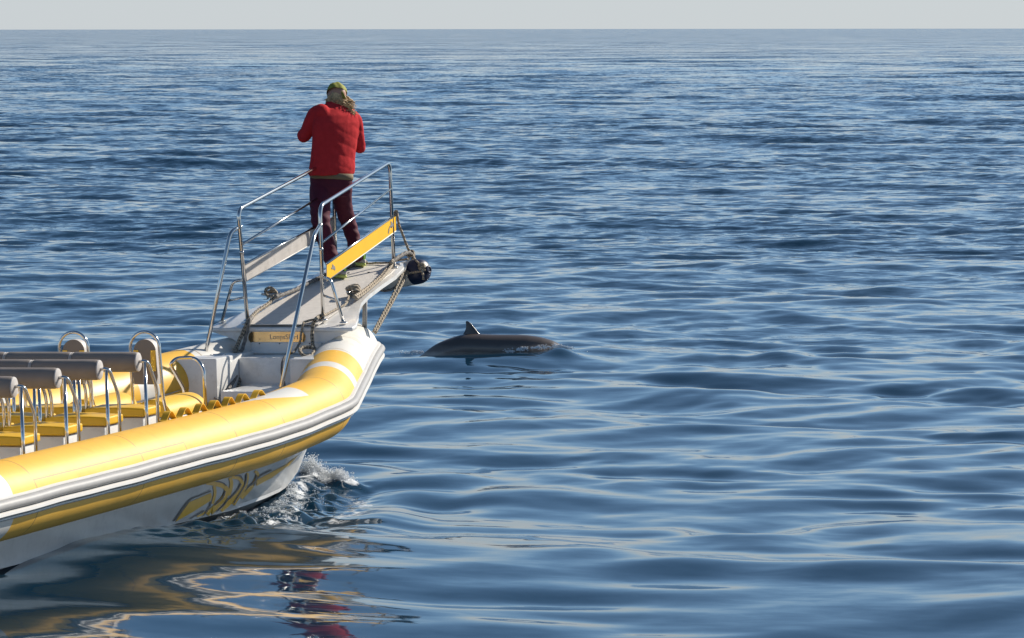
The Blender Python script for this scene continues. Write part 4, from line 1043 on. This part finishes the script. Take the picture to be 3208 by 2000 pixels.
def tw(co):
    f = .003 * noise.noise(co * 10)
    k = exp(-((co.z - .50) / .11) ** 2) + exp(-((co.z - .18) / .09) ** 2) * .8 + .3
    return f + k * .0055 * sin(co.z * 85 + 26 * co.x + 3 * noise.noise(co * 7)) * (0.6 + .8 * noise.noise(co * 5 + V3((3, 1, 2))))
remesh('trousers', tb, TROU, pers, .009, 4, tw)
# shoes
def shoe(c, yaw, parent):
    R = Matrix.Rotation(yaw, 3, 'Z')
    def T(x, y, z): return c + R @ V3((x, y, z + SLP * 0 ))
    def ring_poly(k, z): return [T(.047 * k * cos(t) * (1 + .18 * sin(t)), .135 * k * sin(t) + .035, z) for t in [2 * pi * j / 24 for j in range(24)]]
    bm = bmesh.new(); r0 = [bm.verts.new(p) for p in ring_poly(1.0, .004)]; r1 = [bm.verts.new(p) for p in ring_poly(1.04, .014)]; r2 = [bm.verts.new(p) for p in ring_poly(.97, .034)]
    bm.faces.new(r0[::-1]); bm.faces.new(r2)
    for a, b in ((r0, r1), (r1, r2)):
        for k in range(24): bm.faces.new((a[k], a[(k + 1) % 24], b[(k + 1) % 24], b[k]))
    sh = obj('shoe', bm, SOLE, parent, True)
    bm = bmesh.new(); prev = None
    for k, z, dy in ((.95, .034, 0), (.93, .052, -.002), (.80, .072, -.012), (.60, .092, -.034), (.50, .112, -.045), (.49, .125, -.046)):
        ring = [bm.verts.new(T(.047 * max(k, .72) * cos(t), .135 * k * sin(t) + .035 + dy, z)) for t in [2 * pi * j / 24 for j in range(24)]]
        if prev:
            for j in range(24): bm.faces.new((prev[j], prev[(j + 1) % 24], ring[(j + 1) % 24], ring[j]))
        prev = ring
    bm.faces.new(prev); obj('shoe_upper', bm, SHOE, sh, True)
    bm = bmesh.new(); prev = None
    for k, z in ((.975, .034), (.965, .056), (.90, .062)):
        ring = [bm.verts.new(T(.049 * k * cos(t), .139 * k * sin(t) + .035, z)) for t in [pi * (1.05 + .9 * j / 16) for j in range(17)]]
        if prev:
            for j in range(16): bm.faces.new((prev[j], prev[j + 1], ring[j + 1], ring[j]))
        prev = ring
    obj('heel_counter', bm, SHOEG, sh, True)
    for s in (1, -1):
        bm = bmesh.new(); sweep(bm, spline([T(s * .044, -.02, .040), T(s * .043, -.035, .075), T(s * .037, -.045, .115)], 4), .0065, 6); obj('shoe_stripe', bm, NEON, sh, True)
        bm = bmesh.new(); sweep(bm, spline([T(s * .046, .03, .040), T(s * .038, .02, .070), T(s * .026, .0, .095)], 4), .005, 6); obj('shoe_stripe', bm, NEON, sh, True)
    bm = bmesh.new(); sweep(bm, [T(0, -.086, .05), T(0, -.078, .12)], .007, 6); obj('shoe_stripe', bm, NEON, sh, True)
hl, hr_ = footpos(1078, 876), footpos(1138, 839)
for h_, yw in ((hl, radians(38)), (hr_, radians(34))): shoe(V3((h_.x - .09 * sin(yw) + .01, h_.y + .09 * cos(yw), h_.z + .012)), yw, pers)
# hair: many curled locks; bandana cap
bm = bmesh.new(); rnd = random.Random(4)
ellip(bm, hdC + V3((.004, -.012, -.028)), (.080, .092, .084), seg=18)
for k in range(460):
    th = rnd.uniform(-1.15, 1.35); ph = rnd.uniform(-.75, .42)
    dx, dy = sin(th), -cos(th)
    if th > .45: ph = rnd.uniform(-1.15, .5)
    base = hdC + V3((dx * .080 * cos(ph * .8), dy * .092 * cos(ph * .8), -.030 + .085 * sin(ph)))
    L_k = rnd.uniform(.05, .10) * (1.25 if th > .5 else .65); drift = V3((.07 * max(0, th - .1) + rnd.uniform(-.02, .02), rnd.uniform(-.02, .01), 0)); ph0 = rnd.uniform(0, 6.28); pts = []
    for j in range(7):
        t = j / 6; pts.append(base + V3((drift.x * t * 3.2 * .33, drift.y * t - .008 * t, -L_k * t)) + V3((cos(ph0 + t * 8), sin(ph0 + t * 8), 0)) * .017 * (t * 1.2 + .2))
    sweep(bm, pts, [.0055, .0060, .0058, .0052, .0046, .0036, .0015], 5)
obj('curly_hair', bm, HAIR, pers, True)
bm = bmesh.new(); ellip(bm, hdC + V3((-.002, .004, .016)), (.092, .110, .101), seg=28)
for v in list(bm.verts):
    q = v.co - hdC
    v.co += q.normalized() * (.003 * noise.noise(v.co * 30) + .003 * sin(q.x * 90 + q.y * 40))
bmesh.ops.bisect_plane(bm, geom=list(bm.verts) + list(bm.edges) + list(bm.faces), plane_co=hdC + V3((0, 0, .020)), plane_no=V3((0, -.62, -1)).normalized(), clear_outer=True)
# notch at the back so that the curls show
obj('bandana', bm, LIME, pers, True)
bm = bmesh.new()
for s, x_ in ((1, .03), (-1, .015)):
    sweep(bm, spline([hdC + V3((.045, -.072, .030)), hdC + V3((.045 + x_ * .5, -.090, .012)), hdC + V3((.05 + x_, -.092, -.030))], 4), [.010, .011, .012, .012, .012, .011, .010, .008, .004], 6, sx=.5)
obj('bandana_tail', bm, LIME, pers, True)

# ------------------------------------------------------------------ the dolphin
DY = 48.9
def dpt(x, y, dy=0.0):
    d = (x - 1604) * _cr - (y - 1000) * _cu + F_PX * _cf; t = (DY + dy) / d.y; return EYE + d * t
dol = bpy.data.objects.new('dolphin', None); COL.objects.link(dol)
tag(dol, 'dark grey dolphin arching at the surface with its dorsal fin raised, right of the boat', 'dolphin')
dol.location = (-.25, DY, 0)
def dol_mesh():
    # back line read along the animal (photo px), local half height and half width
    back = [(1180, 1190, .03, .05), (1230, 1158, .045, .05), (1290, 1140, .075, .07), (1338, 1105, .10, .09), (1375, 1078, .125, .115), (1412, 1061, .145, .135), (1455, 1048, .16, .150), (1500, 1046.5, .17, .160), (1550, 1048, .172, .165), (1600, 1048.5, .17, .165), (1650, 1050, .165, .158), (1690, 1056, .15, .145), (1722, 1066, .13, .125), (1746, 1079, .11, .10), (1764, 1094, .10, .08), (1779, 1116, .08, .06), (1792, 1150, .05, .04), (1802, 1190, .02, .02)]
    cs_ = []
    for x, y, hh, hw_ in back:
        yaw = (x - 1560) / 268 * .10
        p = dpt(x, y, yaw); cs_.append((p - V3((0, 0, hh)), hh, hw_))
    us = np.linspace(0, len(cs_) - 1, 150); V = []; Fc = []; SEG = 36
    arr = np.array([[c.x, c.y, c.z, h, w] for c, h, w in cs_])
    sm = [spline([V3(a[:3]) for a in arr], 10)]
    pth = resample(sm[0], .012)
    xs = arr[:, 0]
    T, N = frames(pth, ref=V3((0, 0, 1)))
    bm = bmesh.new(); rings = []
    for i, p in enumerate(pth):
        hh = np.interp(p.x, xs, arr[:, 3]); ww = np.interp(p.x, xs, arr[:, 4]); B = T[i].cross(N[i])
        rings.append([bm.verts.new(p + N[i] * hh * cos(t) + B * ww * sin(t)) for t in [2 * pi * k / SEG for k in range(SEG)]])
    for a, b in zip(rings, rings[1:]):
        for k in range(SEG): bm.faces.new((a[k], a[(k + 1) % SEG], b[(k + 1) % SEG], b[k]))
    bm.faces.new(rings[0]); bm.faces.new(rings[-1][::-1])
    return bm
def dol_mat():
    m = bpy.data.materials.new('dolphin_skin'); m.use_nodes = True
    nt = m.node_tree; n = nt.nodes; l = nt.links; b = n['Principled BSDF']
    b.inputs['Roughness'].default_value = .30; b.inputs['Coat Weight'].default_value = .18; b.inputs['Coat Roughness'].default_value = .12
    geo = n.new('ShaderNodeNewGeometry'); sp = n.new('ShaderNodeSeparateXYZ'); l.new(geo.outputs['Position'], sp.inputs[0])
    nz = n.new('ShaderNodeTexNoise'); nz.inputs['Scale'].default_value = 5; nz.inputs['Detail'].default_value = 4; l.new(geo.outputs['Position'], nz.inputs['Vector'])
    ad = n.new('ShaderNodeMath'); ad.operation = 'MULTIPLY_ADD'; ad.inputs[1].default_value = -.07; l.new(nz.outputs['Fac'], ad.inputs[0]); l.new(sp.outputs[2], ad.inputs[2])
    cr = n.new('ShaderNodeValToRGB'); mr = n.new('ShaderNodeMapRange'); mr.inputs['From Min'].default_value = -.10; mr.inputs['From Max'].default_value = .22; l.new(ad.outputs[0], mr.inputs['Value']); l.new(mr.outputs[0], cr.inputs['Fac'])
    e = cr.color_ramp.elements; e[0].position = 0; e[0].color = (.50, .43, .37, 1); e[1].position = 1; e[1].color = (.075, .060, .054, 1)
    for p_, c_ in ((.26, (.42, .36, .31, 1)), (.36, (.20, .165, .145, 1)), (.50, (.17, .14, .12, 1)), (.62, (.095, .078, .070, 1))):
        q = e.new(p_); q.color = c_
    l.new(cr.outputs[0], b.inputs['Base Color'])
    bz = n.new('ShaderNodeTexNoise'); bz.inputs['Scale'].default_value = 60; bz.inputs['Detail'].default_value = 2; l.new(geo.outputs['Position'], bz.inputs['Vector'])
    bp = n.new('ShaderNodeBump'); bp.inputs['Strength'].default_value = .15; bp.inputs['Distance'].default_value = .003; l.new(bz.outputs['Fac'], bp.inputs['Height']); l.new(bp.outputs[0], b.inputs['Normal'])
    return m
DM = dol_mat()
bm = dol_mesh()
for v in bm.verts: v.co -= dol.location
obj('body', bm, DM, dol, True)
FINL = [(1056, 1440, 1512, .034), (1048, 1450, 1505, .028), (1040, 1455, 1497.5, .024), (1032, 1458.5, 1491, .019), (1024, 1460, 1484.5, .014), (1016, 1459.8, 1477.5, .010), (1010, 1459, 1471, .006), (1006.5, 1460.5, 1466, .003)]
bm = bmesh.new(); prev = None
fz = [tuple(q) for q in spline([(y, a, b) for y, a, b, t in FINL], 12)]
for i, (y, a, b) in enumerate(fz):
    th_ = float(np.interp(y, [q[0] for q in FINL][::-1], [q[3] for q in FINL][::-1])); ring = []
    pa, pb = dpt(a, y, 0), dpt(b, y, 0)
    for k in range(20):
        t = 2 * pi * k / 20; c = .5 + .5 * cos(t); p = pa.lerp(pb, c); p.y += th_ * sin(t) * (1.15 - .5 * (1 - c)); ring.append(bm.verts.new(p - dol.location))
    if prev:
        for k in range(20): bm.faces.new((prev[k], prev[(k + 1) % 20], ring[(k + 1) % 20], ring[k]))
    prev = ring
bm.faces.new(prev)
obj('dorsal_fin', bm, DM, dol, True)

# ------------------------------------------------------------------ spray: droplets thrown up along the bow wave and over the dolphin's head
def spray(name, spots, label):
    ico = bmesh.new(); bmesh.ops.create_icosphere(ico, subdivisions=1, radius=1); iv = np.array([v.co[:] for v in ico.verts]); it = np.array([[v.index for v in f.verts] for f in ico.faces]); ico.free()
    n = len(spots); V = np.zeros((n, len(iv), 3)); 
    for i, (x, y, z, r, st) in enumerate(spots):
        V[i] = iv * np.array([r * st, r, r * (0.8 + .4 * random.random())]) + np.array([x, y, z])
    Fc = (it[None] + (np.arange(n) * len(iv))[:, None, None]).reshape(-1, 3)
    me = bpy.data.meshes.new(name); me.from_pydata(V.reshape(-1, 3).tolist(), [], Fc.tolist())
    m = MATS.get('spray')
    if m is None:
        m = mat('spray', (.80, .82, .84), .25, spec=.6)
    o = link_mesh(name, me, m, None, True); return tag(o, label, None, None, 'stuff')
sp_ = []
rn = random.Random(21)
def sea_z(x, y): return float(sea_height(np.array([x]), np.array([y]))[0])
pts_ = []
for k in range(9000):
    t = rn.random() ** 1.2; a = P(0.58, .10, 0).lerp(P(0.46, .47, 0), t)
    sc_ = .065 * (1.2 - .4 * t)
    u, v = a.y + rn.gauss(0, sc_), a.x + rn.gauss(0, sc_ * .8)
    cl = noise.noise(V3((u * 9, v * 9, 3)))
    if cl < -.15 + rn.random() * .3: continue
    wpt = MB_ @ P(u, v, 0); pts_.append((wpt.x, wpt.y, abs(rn.gauss(0, .040)) * (1.15 - .5 * t), rn.choice((.002, .0025, .003, .004, .0055)), 1.0))
for k in range(4200):
    u = rn.uniform(-3.6, .35); off = abs(rn.gauss(0, .16)) + .02
    v = float(hull_edge(np.array([u]))[0]) + off
    if noise.noise(V3((u * 5, v * 12, 9))) < .12: continue
    wpt = MB_ @ P(u, v, 0); pts_.append((wpt.x, wpt.y, abs(rn.gauss(0, .010)), rn.choice((.0018, .0025, .003, .0045)), rn.choice((1, 1.6, 2.4))))
zs = sea_height(np.array([p[0] for p in pts_]), np.array([p[1] for p in pts_]))
spray('bow_spray', [(p[0], p[1], zs[i] + p[2], p[3], p[4]) for i, p in enumerate(pts_)], 'white spray and foam thrown up by the boat bow')
pts_ = []
for k in range(800):
    t = rn.random(); x = 1575 + t * 165; yb = 1106 - 20 * t - 5 * sin(t * pi) + rn.gauss(0, 3.5) + 5 * noise.noise(V3((x * .11, 0, 0)))
    if noise.noise(V3((x * .09, yb * .15, 2))) < -.1: continue
    p = dpt(x, yb, -.17 + .04 * t); pts_.append((p.x, p.y, p.z, rn.choice((.0022, .003, .004, .006)), 1.5))
for k in range(900):
    x = 1735 + abs(rn.gauss(0, 24)); p = dpt(x, 1086 + (x - 1735) * .12 + rn.gauss(0, 3.2), -.05); pts_.append((p.x, p.y, p.z, rn.choice((.002, .003, .0045, .006)), 1.3))
for k in range(240):
    x = 1325 - abs(rn.gauss(0, 34)); p = dpt(x, 1103 + rn.gauss(0, 2.5), .1); pts_.append((p.x, p.y, p.z, rn.choice((.002, .003, .004)), 2.2))
spray('dolphin_splash', pts_, 'glinting white splash along the dolphin flank and head')
